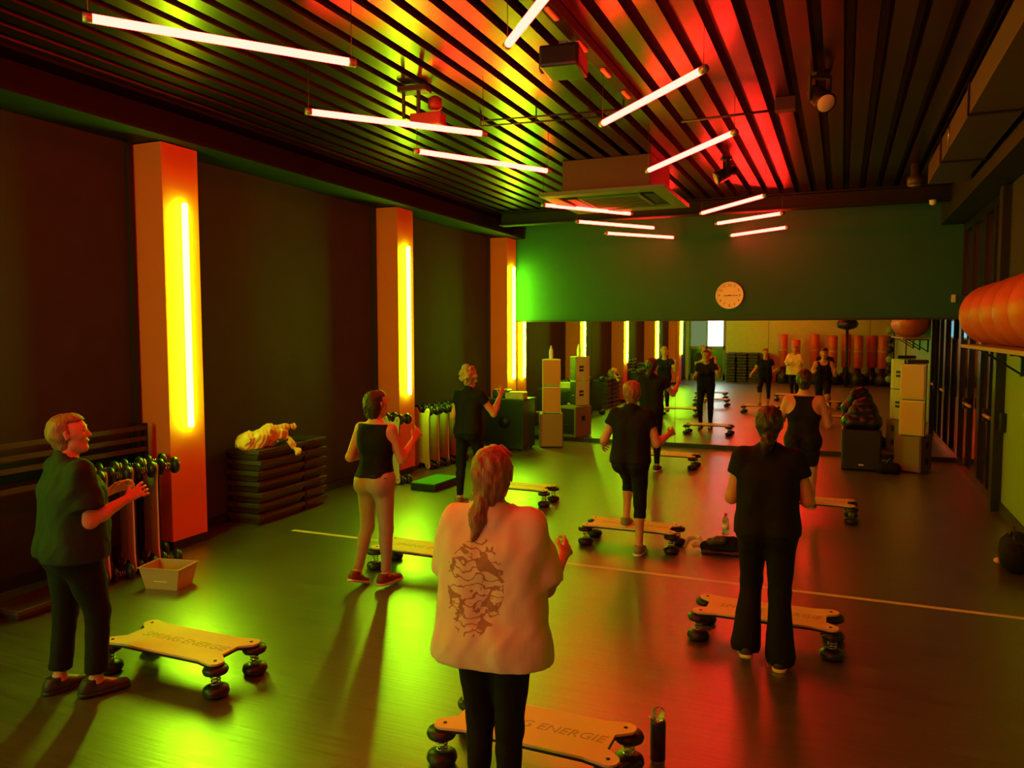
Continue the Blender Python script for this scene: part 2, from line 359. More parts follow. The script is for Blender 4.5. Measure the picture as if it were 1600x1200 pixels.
# air conditioner
ac = thing('ceiling_air_conditioner', 'large boxy air conditioner hung from the ceiling between the red tubes', 'air conditioner', (-2.70,9.85,0))
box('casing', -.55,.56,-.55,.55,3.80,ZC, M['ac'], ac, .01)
bm=bmesh.new(); S=.78
for x0,x1,yy0,yy1 in ((-S,S,-S,-.60),(-S,S,.60,S),(-S,-.60,-.6,.6),(.60,S,-.6,.6)): bbox(bm,x0,x1,yy0,yy1,3.74,3.79,.006)
link('panel_frame', bmesh_to(bm,'panel_frame'), M['ac_panel'], ac)
box('intake_grille', -.40,.40,-.40,.40,3.745,3.79, M['ac_panel'], ac)
for k in range(7): box('grille_slat', -.36,.36,-.345+k*.11,-.315+k*.11,3.735,3.745, M['ac'], ac)
for q in range(4):
    v = box('air_vane', -.36,.36,.44,.56,3.755,3.775, M['black'], ac); v.rotation_euler=(0,0,q*PI/2)
for sx in (-.5,.5):
    for sy in (-.5,.5): tubeo('hanger_rod', [(sx,sy,3.9),(sx,sy,ZC+.05)], .008, M['steel'], ac, 6)

# duct on the right
du = thing('rectangular_duct', 'brown rectangular duct along the top right of the ceiling', 'duct', (1.13,0,0))
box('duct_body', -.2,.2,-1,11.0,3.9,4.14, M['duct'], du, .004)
for y in (2.5,5.0,7.6,9.6): box('joint_flange', -.215,.215,y-.02,y+.02,3.885,4.155, M['beam'], du)
for y in (4,8.9): tubeo('hanger_rod', [(-.21,y,3.9),(-.21,y,ZC)], .006, M['steel'], du, 6)
ou = thing('round_duct_outlet','small round duct outlet below the far end of the brown duct','vent',(.80,11.2,3.93))
lathe('collar',[(.09,0),(.09,.10),(.05,.12),(.05,.275)],M['duct'],ou,16); lathe('vent_disc',[(.0,-.01),(.07,-.01),(.07,.0)],M['ac_panel'],ou,16)

# ceiling fixtures ------------------------------------------------
def spot(name, label, loc, rz, tilt):
    t = thing(name, label, 'spotlight', loc, rz)
    box('yoke_base', -.06,.06,-.06,.06,-.03,0, M['black'], t, .006)
    for s in (-1,1): box('yoke_arm', s*.085-.008,s*.085+.008,-.02,.02,-.22,-.02, M['black'], t)
    box('yoke_bridge', -.09,.09,-.02,.02,-.045,-.03, M['black'], t)
    h = lathe('lamp_head', [(.03,-.14),(.06,-.12),(.075,-.02),(.075,.10),(.085,.14)], M['black_gloss'], t, 18, (0,0,-.19)); h.rotation_euler=(tilt,0,0)
    l = lathe('lens', [(0,.142),(.07,.142),(.075,.135),(.0,.12)], M['clockface'], h, 18)
    return t
s1 = spot('stage_spotlight','black stage spotlight with pale lens under the dark right ceiling',(-.22,7.0,ZC),.5,2.2)
s2 = spot('stage_spotlight','black spotlight with orange lit lens right of the air conditioner',(-1.35,9.9,ZC),-1.2,2.0)
_ = lambda *a: None
_('stage_spotlight','black spotlight just right of the long red tube pair near track end',(-2.4,7.05,ZC-.08),.8,2.6)
pj = thing('track_projector', 'dark boxy projector clamped to the ceiling track, beside cut off red tube', 'projector', (-1.86,5.35,ZC-.10), .1)
box('projector_body', -.14,.14,-.17,.17,-.18,-.03, M['black_gloss'], pj, .02); lathe('projector_lens',[(.045,0),(.045,.04),(.03,.05)],M['black'],pj,16,(-.14,.05,-.11),True,(0,-PI/2,0)); box('clamp',-.03,.03,-.04,.04,-.03,.03,M['steel'],pj)
trk = thing('lighting_track','dark metal track with pale clips along the ceiling ribs by the projector','track',(-1.76,5.6,ZC-.045))
box('rail',-.05,.05,-1.9,1.5,-.03,0.04,M['beam'],trk,.004)
for k in range(5): box('track_clip', -.015,.015,-1.5+k*.62,-1.3+k*.62,-.045,-.03, M['towel_orange'], trk)
rl = thing('truss_rod','thin double black rod crossing the ribs between the two tube rows','rod',(-2.5,7.0,ZC-.14),.12)
for z in (0,.05): tubeo('rod',[(-.75,0,z),(.62,0,z)],.008,M['black'],rl,8)
for x in (-.75,-.2,.3,.62): tubeo('rod_spacer',[(x,0,0),(x,0,.14)],.007,M['black'],rl,6)
br = thing('twin_bracket','black twin legged bracket holding small lamps above the second red tube','bracket',(-3.45,5.95,ZC-.02),.1)
for x in (-.07,.07): box('bracket_leg',x-.012,x+.012,-.012,.012,-.26,0,M['black'],br)
box('bracket_plate',-.10,.16,-.07,.07,-.05,0,M['black'],br,.006); lathe('small_lamp',[(.03,-.06),(.06,-.04),(.06,.04),(.03,.06)],M['ac'],br,14,(.20,.05,-.14)); box('ballast_box',.02,.30,-.08,.06,-.34,-.24,M['ac'],br,.01)
jb = thing('junction_box','small dark junction box on the red lit ribs right of centre','box',(-.52,7.6,ZC))
box('box_body',-.09,.09,-.06,.06,-.12,0,M['black'],jb,.008); tubeo('conduit',[(-.09,0,-.1),(-.95,.06,-.1)],.012,M['black'],jb,8)
sen = thing('motion_sensor','small pale sensor on the far beam near the right corner','sensor',(1.15,12.75,3.93))
lathe('sensor_dome',[(.0,-.05),(.04,-.03),(.05,.03)],M['white'],sen,14)

# clock
ck = thing('wall_clock','round white wall clock with dark numerals above the mirror','clock',(-1.82,YM+.01,2.71))
lathe('clock_rim',[(.232,0),(.238,.02),(.232,.045),(.215,.045),(.215,.02)],M['white'],ck,48,None,True,(PI/2,0,0))
lathe('dial',[(.218,.0),(.218,.03),(.0,.031)],M['clockface'],ck,48,None,False,(PI/2,0,0))
for h in range(1,13):
    me = text_mesh(str(h), .062, .0006); me.materials.append(M['black']); a=PI/2-h*PI/6
    o = bpy.data.objects.new('numeral', me); C.objects.link(o); o.parent = ck; o.location=(.175*math.cos(a),-.033,.175*math.sin(a)); o.rotation_euler=(PI/2,0,0)
for nm,L_,ang,wd in (('minute_hand',.15,-.02,.008),('hour_hand',.10,PI+.05,.011)):
    hdd = box(nm,-.02,L_,-.003,0,-wd/2,wd/2,M['black'],ck); hdd.location=(0,-.036,0); hdd.rotation_euler=(0,-ang,0)
lathe('hub',[(.012,0),(.012,.045)],M['black'],ck,12,None,True,(PI/2,0,0))
sn = thing('wall_thermostat','small cream wall thermostat at the right end of the far wall','thermostat',(1.60,YM+.01,2.60)); box('case',-.03,.03,-.03,0,-.06,.06,M['clockface'],sn,.006); box('button',-.012,.012,-.034,-.03,-.03,-.01,M['white'],sn)

# ball shelf on the right wall
sh = thing('wall_shelf','pale wall shelf on black triangle brackets carrying the orange balls','shelf',(XR-.03,0,1.95))
box('shelf_board', -.52,0,5.2,9.75,-.035,0, M['shelf'], sh, .004)
for y in (5.6,7.4,9.3):
    bm=bmesh.new(); bbox(bm,-.03,0,y-.02,y+.02,-.32,-.035); tube(bm,[(-.40,y,-.045),(-.02,y,-.30)],.011,8); bbox(bm,-.45,0,y-.015,y+.015,-.06,-.035); link('shelf_bracket',bmesh_to(bm,'shelf_bracket'),M['black'],sh)
def ridged_ball(r):
    bm=bmesh.new(); nu,nv=72,28; rows=[]
    for j in range(nv+1):
        th=PI*j/nv; row=[]
        for i in range(nu):
            ph=2*PI*i/nu; rr=r*(1-.012*(.5+.5*math.cos(ph*12))*math.sin(th)**.5) if 0<j<nv else r
            row.append(bm.verts.new((rr*math.cos(th),rr*math.sin(th)*math.cos(ph),rr*math.sin(th)*math.sin(ph))))
        rows.append(row)
    for a,b in zip(rows,rows[1:]):
        for i in range(nu): bm.faces.new((a[i],a[(i+1)%nu],b[(i+1)%nu],b[i]))
    bmesh.ops.remove_doubles(bm,verts=bm.verts[:],dist=1e-4); bmesh.ops.recalc_face_normals(bm,faces=bm.faces[:])
    return bmesh_to(bm,'ball')
bl_me = None
lbl=['orange ridged exercise ball at the far end of the wall shelf','second orange ridged exercise ball from the far end of the shelf','largest looking orange exercise ball cut by the right edge','orange exercise ball on the shelf just outside the right edge','orange exercise ball at the near end of the shelf']
for i,y in enumerate((9.26,8.61,7.96,7.31,6.66)):
    o = None
    if i==0:
        me = ridged_ball(.311); o = link('exercise_ball', me, M['ball'], None, True)
        v = lathe('valve_plug',[(.012,0),(.012,.006),(.0,.007)],M['white'],o,10,(0,-.19,-.246),True,(2.4,0,0))
        first=o
    else: o = copy_tree(first)
    o.location=(1.42,y,1.951+.3105); o.rotation_euler=(0,0,(0,.2,-.15,.3,-.3)[i]); tag(o,lbl[i],'ball','exercise balls on the wall shelf')

# ------------------------------------------------------------------ spring boards
def arc(cx,cy,r,a0,a1,n=8): return [(cx+r*math.cos(a0+(a1-a0)*k/n),cy+r*math.sin(a0+(a1-a0)*k/n)) for k in range(n+1)]
def board_outline(L_=.82,W_=.30,er=.052):
    hx,hy=L_/2,W_/2; pts=[]
    pts+=arc(hx,-hy,er,-PI*.62,PI*.30)
    pts+=[(hx-.028,-hy+.085),(hx-.028,hy-.085)]
    pts+=arc(hx,hy,er,-PI*.30,PI*.62)
    pts+=[(hx-.11,hy+.028),(-hx+.11,hy+.028)]
    pts+=arc(-hx,hy,er,PI*.38,PI*1.30)
    pts+=[(-hx+.028,hy-.085),(-hx+.028,-hy+.085)]
    pts+=arc(-hx,-hy,er,PI*.70,PI*1.62)
    pts+=[(-hx+.11,-hy-.028),(hx-.11,-hy-.028)]
    return pts
def make_board():
    t = thing('spring_board','', 'fitness board')
    o=board_outline()
    prism('deck', o, .187, .199, M['deckboard'], t)
    prism('base_plate', [(x*.997,y*.99) for x,y in o], .172, .187, M['black'], t)
    me=text_mesh('SPRING ENERGIE',.088,.0006,.25); link('lettering',me,M['ink'],t,False,(0.02,0,.1996))
    for sx in (-1,1):
        for sy in (-1,1):
            x,y=sx*.41,sy*.15
            lathe('rubber_cap',[(.03,.128),(.068,.138),(.074,.155),(.066,.172),(.02,.172)],M['rubber'],t,20,(x*1.03,y*1.08,0))
            sp=[]; 
            for k in range(40): a=k*2*PI/10; sp.append((.026*math.cos(a),.026*math.sin(a),.06+k*.0018))
            bm=bmesh.new(); tube(bm,sp,.0045,6); link('coil_spring',bmesh_to(bm,'coil_spring'),M['steel'],t,True,(x*1.03,y*1.08,0))
            lathe('rubber_foot',[(.045,0),(.066,.008),(.076,.028),(.070,.052),(.035,.066),(.015,.066)],M['rubber'],t,20,(x*1.03,y*1.08,0))
            lathe('bolt',[(.010,.199),(.010,.2015),(.0,.202)],M['black'],t,10,(x,y,0))
    return t
bd = make_board()
BP=[((-3.70,3.52,0),0,'cream spring board on the floor beside the dark green shirt'),((-1.32,3.40,0),-.01,'red lit spring board in the foreground crossed by black trousers'),
    ((-.43,5.44,0),0,'spring board behind the flared black trousers'),((-1.86,7.42,0),.01,'spring board under the stepping woman in capri leggings'),
    ((-3.33,5.92,0),-.02,'yellow lit spring board half hidden by the cream shirt'),((-3.66,8.80,0),0,'spring board in front of the curly haired woman, its right end showing'),
    ((-.28,9.30,0),0,'spring board at the feet of the racerback woman, its right end showing'),((-2.46,12.0,0),0,'spring board farthest off, closest to the mirror')]
for i,(l,rz,lab) in enumerate(BP):
    o = bd if i==0 else copy_tree(bd); o.location=l; o.rotation_euler=(0,0,rz); tag(o,lab,'fitness board','spring boards on the floor')
# boards stored upright along the left wall
kids={}
k_=0
ST=[((-5.70,4.50,.47),'upright stored spring board nearest the dark green shirt'),((-5.69,4.75,.47),'upright stored spring board second from the dark green shirt'),((-5.68,5.0,.47),'upright stored spring board second from the near column'),((-5.67,5.25,.47),'upright stored spring board just before the near column'),
    ((-5.62,9.28,.47),'upright stored spring board leaning beside the middle column'),((-5.80,10.45,.47),'upright stored spring board just beyond the middle column'),((-5.78,10.73,.47),'upright stored spring board second past the middle column'),((-5.76,11.01,.47),'upright stored spring board third past the middle column'),((-5.74,11.29,.47),'upright stored spring board farthest past the middle column')]
for l,lab in ST:
    o=copy_tree(bd); o.location=(l[0],l[1]+.09,l[2]); o.rotation_euler=(PI/2, -PI/2, -.42); tag(o,lab,'fitness board','spring boards stored upright by the wall')

# ------------------------------------------------------------------ step platforms
def make_step(side):
    t = thing('step_platform','', 'step')
    bm=bmesh.new(); h=.095
    a=[(-.5,-.2),(.5,-.2),(.5,.2),(-.5,.2)]
    def ring(s,z): return [bm.verts.new((x-math.copysign(s,x),y-math.copysign(s,y),z)) for x,y in a]
    R_=[ring(.045,.0),ring(.02,.055),ring(.0,.062),ring(.0,h),ring(.012,h+.004)]
    for p,q in zip(R_,R_[1:]):
        for k in range(4): bm.faces.new((p[k],p[(k+1)%4],q[(k+1)%4],q[k]))
    bm.faces.new(list(reversed(R_[0]))); bm.faces.new(R_[-1]); bmesh.ops.recalc_face_normals(bm,faces=bm.faces[:])
    link('platform_body',bmesh_to(bm,'platform_body'),side,t)
    bm=bmesh.new()
    for k in range(9): bbox(bm,-.46,.46,-.165+k*.04,-.145+k*.04,h+.003,h+.008)
    link('ridged_mat',bmesh_to(bm,'ridged_mat'),M['step_top'],t)
    return t
stp = make_step(M['step_side'])
def stack(x,y,n,rz,labf,group,dz=.118,jit=.01):
    global stp_used
    for k in range(n):
        if stp_used==0: o=stp
        else: o=copy_tree(stp)
        stp_used+=1
        o.location=(x+random.uniform(-jit,jit),y+random.uniform(-jit,jit),k*dz+.001); o.rotation_euler=(0,0,rz+random.uniform(-.015,.015)); o.scale=(.78,1.15,1.1) if dz in (.118,) else ((.40,1.08,1.1) if dz==.1181 else (1,1,1)); tag(o,labf(k,n),'step',group)
stp_used=0
ords=['bottom','second','third','fourth','fifth','sixth','seventh','eighth','ninth']
def lf(where): return lambda k,n: ('%s step platform of the stack %s'%(('topmost' if k==n-1 else ords[k]+(' from the bottom' if k else ' most')),where)).replace('bottom most','bottommost').replace('second from the bottom step','second lowest step').replace(' from the bottom step',' lowest step')
stack(-5.96,6.97,7,PI/2,lf('under the peach cloth by the wall'),'step platforms stacked by the wall')
stack(-5.97,7.60,7,PI/2,lf('behind the cloth topped stack'),'step platforms in the second stack',.1181)
# shelf rack at the left edge with thin platforms
rk = thing('storage_rack','dark wall rack with pale horizontal rails behind the dark green shirt','rack',(-6.09,0,0))
for y in (3.72,5.36):
    for x in (-.07,.07): box('upright',x-.02,x+.02,y-.02,y+.02,0,1.24,M['beam'],rk)
for z in (.84,1.0,1.1,1.2):
    box('rail',.06,.095,3.72,5.36,z-.02,z+.02,M['step_side'],rk)
box('shelf_plate',-.08,.06,3.74,5.34,.96,.975,M['beam'],rk)
stack(-5.60,3.98,1,PI/2,lambda k,n:'low red lit step platform alone on the floor at the left edge','step platforms at the left edge')
for o in list(bpy.data.objects):
    if o.get('label','').startswith('low red lit'): o.scale=(.62,.9,.8)
for k in range(12):
    o=copy_tree(stp); o.location=(-5.80,3.17,k*.089+.001); o.scale=(.9,1.0,.76); o.rotation_euler=(0,0,PI/2+random.uniform(-.02,.02)); tag(o,('the bottom','the second lowest','the third lowest','the fourth lowest','the fifth lowest','the sixth lowest','the sixth highest','the fifth highest','the fourth highest','the third highest','the second highest','the topmost')[k]+' step platform in the tall stack at the left edge','step','step platforms at the left edge')

# ------------------------------------------------------------------ sdf mesher for bodies, clothes, cloth heaps
def nrm(v): v=np.array(v,float); return v/np.linalg.norm(v)
def seg(a,b,ra,rb=None,k=.03,flat=None,cut=None): return dict(cut=cut,a=np.array(a,float),b=np.array(b,float),ra=ra,rb=ra if rb is None else rb,k=k,flat=flat)
def sdf_mesh(prims, h, cuts=(), noise=None, name='m', inner=None):
    lo=np.min([np.minimum(p['a'],p['b'])-max(p['ra'],p['rb']) for p in prims],0)-3*h-.012
    hi=np.max([np.maximum(p['a'],p['b'])+max(p['ra'],p['rb']) for p in prims],0)+3*h+.012
    n=np.ceil((hi-lo)/h).astype(int)+1
    F=np.full(n,.3,np.float32)
    ax=[(lo[i]+h*np.arange(n[i])).astype(np.float32) for i in range(3)]
    for p in prims:
        R_=max(p['ra'],p['rb'])+p['k']+3*h+.01
        l=np.minimum(p['a'],p['b'])-R_; u=np.maximum(p['a'],p['b'])+R_
        i0=np.clip(np.floor((l-lo)/h).astype(int),0,n-1); i1=np.clip(np.ceil((u-lo)/h).astype(int)+1,1,n)
        X,Y,Z=np.meshgrid(ax[0][i0[0]:i1[0]],ax[1][i0[1]:i1[1]],ax[2][i0[2]:i1[2]],indexing='ij')
        a,b=p['a'],p['b']; PX,PY,PZ=X-a[0],Y-a[1],Z-a[2]; d=b-a
        if p['flat'] is not None:
            nv,s=p['flat']; nv=nrm(nv); t=(PX*nv[0]+PY*nv[1]+PZ*nv[2])*(s-1); PX=PX+t*nv[0]; PY=PY+t*nv[1]; PZ=PZ+t*nv[2]
            d=d+nv*(d@nv)*(s-1)
        dd=float(d@d)
        t=np.clip((PX*d[0]+PY*d[1]+PZ*d[2])/dd,0,1) if dd>1e-10 else 0*PX
        D=np.sqrt((PX-t*d[0])**2+(PY-t*d[1])**2+(PZ-t*d[2])**2)-(p['ra']+t*(p['rb']-p['ra']))
        if p['cut'] is not None:
            c,cd=p['cut']; D=np.maximum(D,(X-c[0])*cd[0]+(Y-c[1])*cd[1]+(Z-c[2])*cd[2])
        S=F[i0[0]:i1[0],i0[1]:i1[1],i0[2]:i1[2]]; k=p['k']
        S[...]=np.minimum(S,D)-np.maximum(k-np.abs(S-D),0)**2/(4*k)
    if cuts or noise:
        X,Y,Z=np.meshgrid(*ax,indexing='ij',sparse=True)
        if noise:
            amp,fr=noise[0],noise[1]; st_=noise[2] if len(noise)>2 else (1,1,1); rg=np.random.default_rng(len(prims)+int(n[0]))
            for q in range(5):
                kv=rg.normal(size=3)*fr*(1+.4*q)*np.array(st_); F+=(amp/(1+.5*q)*np.sin(kv[0]*X+kv[1]*Y+kv[2]*Z+rg.uniform(0,6)+1.5*np.sin(.5*kv[2]*X+.5*kv[0]*Z))).astype(np.float32)
        for c in cuts: F=np.maximum(F,c(X,Y,Z).astype(np.float32))
    F[0]=F[-1]=.1; F[:,0]=F[:,-1]=.1; F[:,:,0]=F[:,:,-1]=.1
    S=F<0
    nc=n-1
    cnt=np.zeros(nc,np.int8)
    for dx in (0,1):
        for dy in (0,1):
            for dz in (0,1): cnt+=S[dx:dx+nc[0],dy:dy+nc[1],dz:dz+nc[2]]
    I=np.argwhere((cnt>0)&(cnt<8)); idm=np.full(nc,-1,np.int32); idm[I[:,0],I[:,1],I[:,2]]=np.arange(len(I))
    acc=np.zeros((len(I),3)); num=np.zeros(len(I))
    for axis in range(3):
        o1,o2=[(1,2),(0,2),(0,1)][axis]
        for u in (0,1):
            for v in (0,1):
                o=np.zeros(3,int); o[o1]=u; o[o2]=v; e=o.copy(); e[axis]=1
                A=I+o; B=I+e; fa=F[A[:,0],A[:,1],A[:,2]]; fb=F[B[:,0],B[:,1],B[:,2]]; mk=(fa<0)!=(fb<0)
                t=np.where(mk,fa/np.where(mk,fa-fb,1),0); P=A.astype(float); P[:,axis]+=t
                acc+=P*mk[:,None]; num+=mk
    V=lo+h*acc/num[:,None]
    Q=[]
    for axis in range(3):
        o1,o2=[(1,2),(2,0),(0,1)][axis]
        sl=[slice(None)]*3; sr=[slice(None)]*3; sl[axis]=slice(0,-1); sr[axis]=slice(1,None)
        ch=S[tuple(sl)]!=S[tuple(sr)]; E=np.argwhere(ch); E=E[(E[:,o1]>0)&(E[:,o2]>0)&(E[:,o1]<nc[o1])&(E[:,o2]<nc[o2])]
        ins=S[E[:,0],E[:,1],E[:,2]]
        def cid(a,b):
            G=E.copy(); G[:,o1]-=a; G[:,o2]-=b; return idm[G[:,0],G[:,1],G[:,2]]
        q=np.stack([cid(1,1),cid(0,1),cid(0,0),cid(1,0)],1); q[~ins]=q[~ins][:,::-1]; Q.append(q)
    Q=np.concatenate(Q); Q=Q[(Q>=0).all(1)]
    # one light smoothing pass
    for _ in range(2):
        sm=np.zeros_like(V); c=np.zeros(len(V))
        for a,b in ((0,1),(1,2),(2,3),(3,0)):
            np.add.at(sm,Q[:,a],V[Q[:,b]]); np.add.at(c,Q[:,a],1)
        V=.5*V+.5*sm/np.maximum(c,1)[:,None]
    return V,Q
def np_mesh(name,V,Q):
    me=bpy.data.meshes.new(name); me.vertices.add(len(V)); me.vertices.foreach_set('co',V.astype(np.float32).ravel())
    me.loops.add(len(Q)*4); me.loops.foreach_set('vertex_index',Q.astype(np.int32).ravel())
    me.polygons.add(len(Q)); me.polygons.foreach_set('loop_start',np.arange(0,len(Q)*4,4,dtype=np.int32)); me.polygons.foreach_set('loop_total',np.full(len(Q),4,np.int32))
    me.polygons.foreach_set('use_smooth',np.ones(len(Q),bool)); me.update(calc_edges=True); return me
def sdf_obj(name,prims,h,m,parent,cuts=(),noise=None):
    V,Q=sdf_mesh(prims,h,cuts,noise); return link(name,np_mesh(name,V,Q),m,parent)

# ------------------------------------------------------------------ people
shoe_me={}
def shoe_meshes():
    pr=[seg((0,-.055,-.042),(0,.03,-.045),.042,.044,.03),seg((0,.03,-.045),(.004,.145,-.055),.044,.036,.03,((0,0,1),1.35)),seg((0,-.035,-.02),(0,-.03,.012),.044,.045,.02)]
    V,Q=sdf_mesh(pr,.006,[lambda X,Y,Z:(-.062-Z)+0*X+0*Y,lambda X,Y,Z:(Z-.012)+0*X+0*Y]); shoe_me['upper']=np_mesh('shoe',V,Q)
    pr=[seg((0,-.058,-.068),(0,.03,-.068),.044,.045,.02),seg((0,.03,-.068),(.004,.15,-.068),.047,.040,.02)]
    V,Q=sdf_mesh(pr,.006,[lambda X,Y,Z:(-.082-Z)+0*X+0*Y,lambda X,Y,Z:(Z+.058)+0*X+0*Y]); shoe_me['sole']=np_mesh('sole',V,Q)
    bm=bmesh.new()
    for k in range(4): bbox(bm,-.022,.022,.012+k*.020,.020+k*.020,-.012-k*.0075,-.002-k*.0075)
    shoe_me['lace']=bmesh_to(bm,'laces')
shoe_meshes()
def shared(name,me,m,parent,mtx):
    o=bpy.data.objects.new(name,me); C.objects.link(o); o.parent=parent
    if not me.materials: me.materials.append(m)
    o.material_slots[0].link='OBJECT'; o.material_slots[0].material=m; o.matrix_local=mtx; return o
bm=bmesh.new(); bmesh.ops.create_uvsphere(bm,u_segments=12,v_segments=8,radius=.0125); eye_me=bmesh_to(bm,'eye')
bm=bmesh.new(); bmesh.ops.create_uvsphere(bm,u_segments=14,v_segments=8,radius=1)
for v in bm.verts: v.co=Vector((v.co.x*.024,v.co.y*.008,v.co.z*.008))
lip_me=bmesh_to(bm,'lips')
bm=bmesh.new(); tube(bm,[(-.018,-.004,-.002),(-.006,.001,.003),(.006,.001,.003),(.018,-.005,-.001)],[.002,.0035,.0035,.002],6); brow_me=bmesh_to(bm,'eyebrow')

def basis(f,u=(0,0,1)):
    f=nrm(f); r=nrm(np.cross(f,u)); return r,f,np.cross(r,f)
def person(label, loc, face=0., s=1., wd=1., lean=(0,.04,1), twist=0., look=(0,1,0), arms=None, legs=None, top='tee', bottom='leggings', topm='cloth_black', botm='cloth_black',
           hair='short', hairm='hair_brown', skin='skin', shoem='shoe_dark', solem='sole_black', hb=6, loose=0., hem=.0, sleeve=.55, foot_bare=False):
    root=thing('person',label,'person',loc,face)
    up=nrm(lean); r0=np.array([math.cos(twist),math.sin(twist),0]); f=nrm(np.cross(up,r0)); r=np.cross(f,up)
    def T(x,y,z): return (r*x+f*y+up*z)*s
    J={}
    bodyW=wd
    for sd,k in ((-1,'L'),(1,'R')):
        J['sh'+k]=T(sd*(.155+.012*(wd-1)*5),0,.44)
        ua,fa=arms[k]; J['el'+k]=J['sh'+k]+nrm(ua)*.275*s; J['wr'+k]=J['el'+k]+nrm(fa)*.235*s
        th,shn,toe=legs[k]; J['hip'+k]=T(sd*.085,0,0); J['kn'+k]=J['hip'+k]+nrm(th)*.415*s; J['an'+k]=J['kn'+k]+nrm(shn)*.395*s
        tf=nrm(toe); J['foot'+k]=basis(tf)
    low=min(min((J['an'+k]+J['foot'+k][1]*y*s-J['foot'+k][2]*.082*s)[2] for y in (-.09,.17)) for k in 'LR')
    off=np.array([0,0,-low]); 
    for q in J:
        if not q.startswith('foot'): J[q]=J[q]+off
    O=off
    def T(x,y,z): return (r*x+f*y+up*z)*s+O
    # ---- body
    def torso(i,full=True):
        w_=wd; P=[seg(T(-.070*w_,0,.02),T(.070*w_,0,.02),.094*s*w_+i,k=.05,flat=(f,1.1)),
           seg(T(-.07*w_,-.05,-.02),T(-.07*w_,-.05,-.03),.085*s*w_+i,k=.04),seg(T(.07*w_,-.05,-.02),T(.07*w_,-.05,-.03),.085*s*w_+i,k=.04),
           seg(T(-.04*w_,.0,.15),T(.04*w_,.0,.15),.088*s*w_**1.2+i,k=.06,flat=(f,1.05)),
           seg(T(-.055*w_,0,.29),T(.055*w_,0,.29),.098*s*w_+i,k=.05,flat=(f,1.1)),
           seg(T(-.085,-.005,.38),T(.085,-.005,.38),.080*s+i,k=.05,flat=(f,1.1)),
           seg(T(-.062,.075,.31),T(-.062,.08,.30),.052*s*w_+i,k=.04),seg(T(.062,.075,.31),T(.062,.08,.30),.052*s*w_+i,k=.04)]
        if wd>1.1: P.append(seg(T(0,.06,.12),T(0,.07,.10),.085*s*wd+i,k=.06))
        if full:
            P+=[seg(T(-.145,-.005,.44),T(.145,-.005,.44),.046*s+i,k=.04),
                seg(T(-.09,-.015,.455),T(0,-.01,.50),.036*s+i,.050*s+i,k=.03),seg(T(.09,-.015,.455),T(0,-.01,.50),.036*s+i,.050*s+i,k=.03)]
        return P
    def arm(k,i,t0=0,t1=1): return [seg(J['sh'+k],J['sh'+k]+(J['el'+k]-J['sh'+k])*t1,.046*s*wd**.7+i,(.046-.008*t1)*s*wd**.7+i,k=.03)]
    def leg(k,i,flare=0,t1=1.0):
        P=[seg(J['hip'+k],J['kn'+k],.083*s*wd+i,.052*s+i,k=.04)]
        e=J['kn'+k]+(J['an'+k]-J['kn'+k])*t1; ra=.050*s; rb=(.050-.017*t1)*s
        P.append(seg(J['kn'+k],e,ra+i,rb+i+flare,k=.03))
        if not flare:
            c=J['kn'+k]*.68+J['an'+k]*.32; d_=nrm(J['an'+k]-J['kn'+k]); bk=nrm(np.cross(d_,r)); bk=bk if bk@f<0 else -bk
            if t1>.3: P.append(seg(c+bk*.014*s-d_*.03,c+bk*.014*s+d_*.04,.044*s+i,.036*s+i,k=.03))
        return P
    B=torso(0)
    hr,hf,hu=basis(look,up)
    HC=T(0,.008,.648)
    def Hd(x,y,z): return HC+(hr*x+hf*y+hu*z)*s
    B+=[seg(T(0,-.012,.47),Hd(0,-.015,-.06),.052*s,.046*s,k=.025)]
    B+=[seg(Hd(0,-.028,.03),Hd(0,.012,.034),.078*s,.074*s,k=.02,flat=(hr,1.06)),
        seg(Hd(0,.025,-.005),Hd(0,.052,-.085),.063*s,.030*s,k=.03,flat=(hr,1.0)),
        seg(Hd(-.03,.02,-.06),Hd(-.012,.062,-.088),.025*s,.018*s,k=.02),seg(Hd(.03,.02,-.06),Hd(.012,.062,-.088),.025*s,.018*s,k=.02),
        seg(Hd(-.028,.072,.036),Hd(.028,.072,.036),.014*s,k=.014),
        seg(Hd(-.036,.068,-.012),Hd(-.034,.066,-.016),.018*s,k=.015),seg(Hd(.036,.068,-.012),Hd(.034,.066,-.016),.018*s,k=.015),
        seg(Hd(0,.083,.02),Hd(0,.103,-.016),.0075*s,.011*s,k=.010),seg(Hd(-.010,.092,-.020),Hd(.010,.092,-.020),.008*s,k=.006),
        seg(Hd(-.016,.076,-.048),Hd(.016,.076,-.048),.012*s,k=.012)]
    for sd in (-1,1):
        B+=[seg(Hd(sd*.079,-.008,.018),Hd(sd*.077,-.004,-.020),.015*s,.010*s,k=.006,flat=(hr+.4*sd*hf,1.9))]
    for k,sd in (('L',-1),('R',1)):
        B+=arm(k,0)
        el,wr=J['el'+k],J['wr'+k]; d=nrm(wr-el)
        B.append(seg(el,el+(wr-el)*.35,.038*s,.040*s,k=.02)); B.append(seg(el+(wr-el)*.35,wr,.040*s,.0245*s,k=.02))
        # hand: palm normal points inward / down
        n=np.array([-sd*.9,.1,-.35])@np.stack([r,f,up]); n=nrm(n-d*(n@d)); l=np.cross(n,d)
        if l@up<0: l=-l      # thumb side up
        for q in (-.018,.0,.018): B.append(seg(wr+d*.012*s+l*q*.6*s,wr+d*.080*s+l*q*s*1.15,.017*s,.0135*s,k=.012,flat=(n,1.15)))
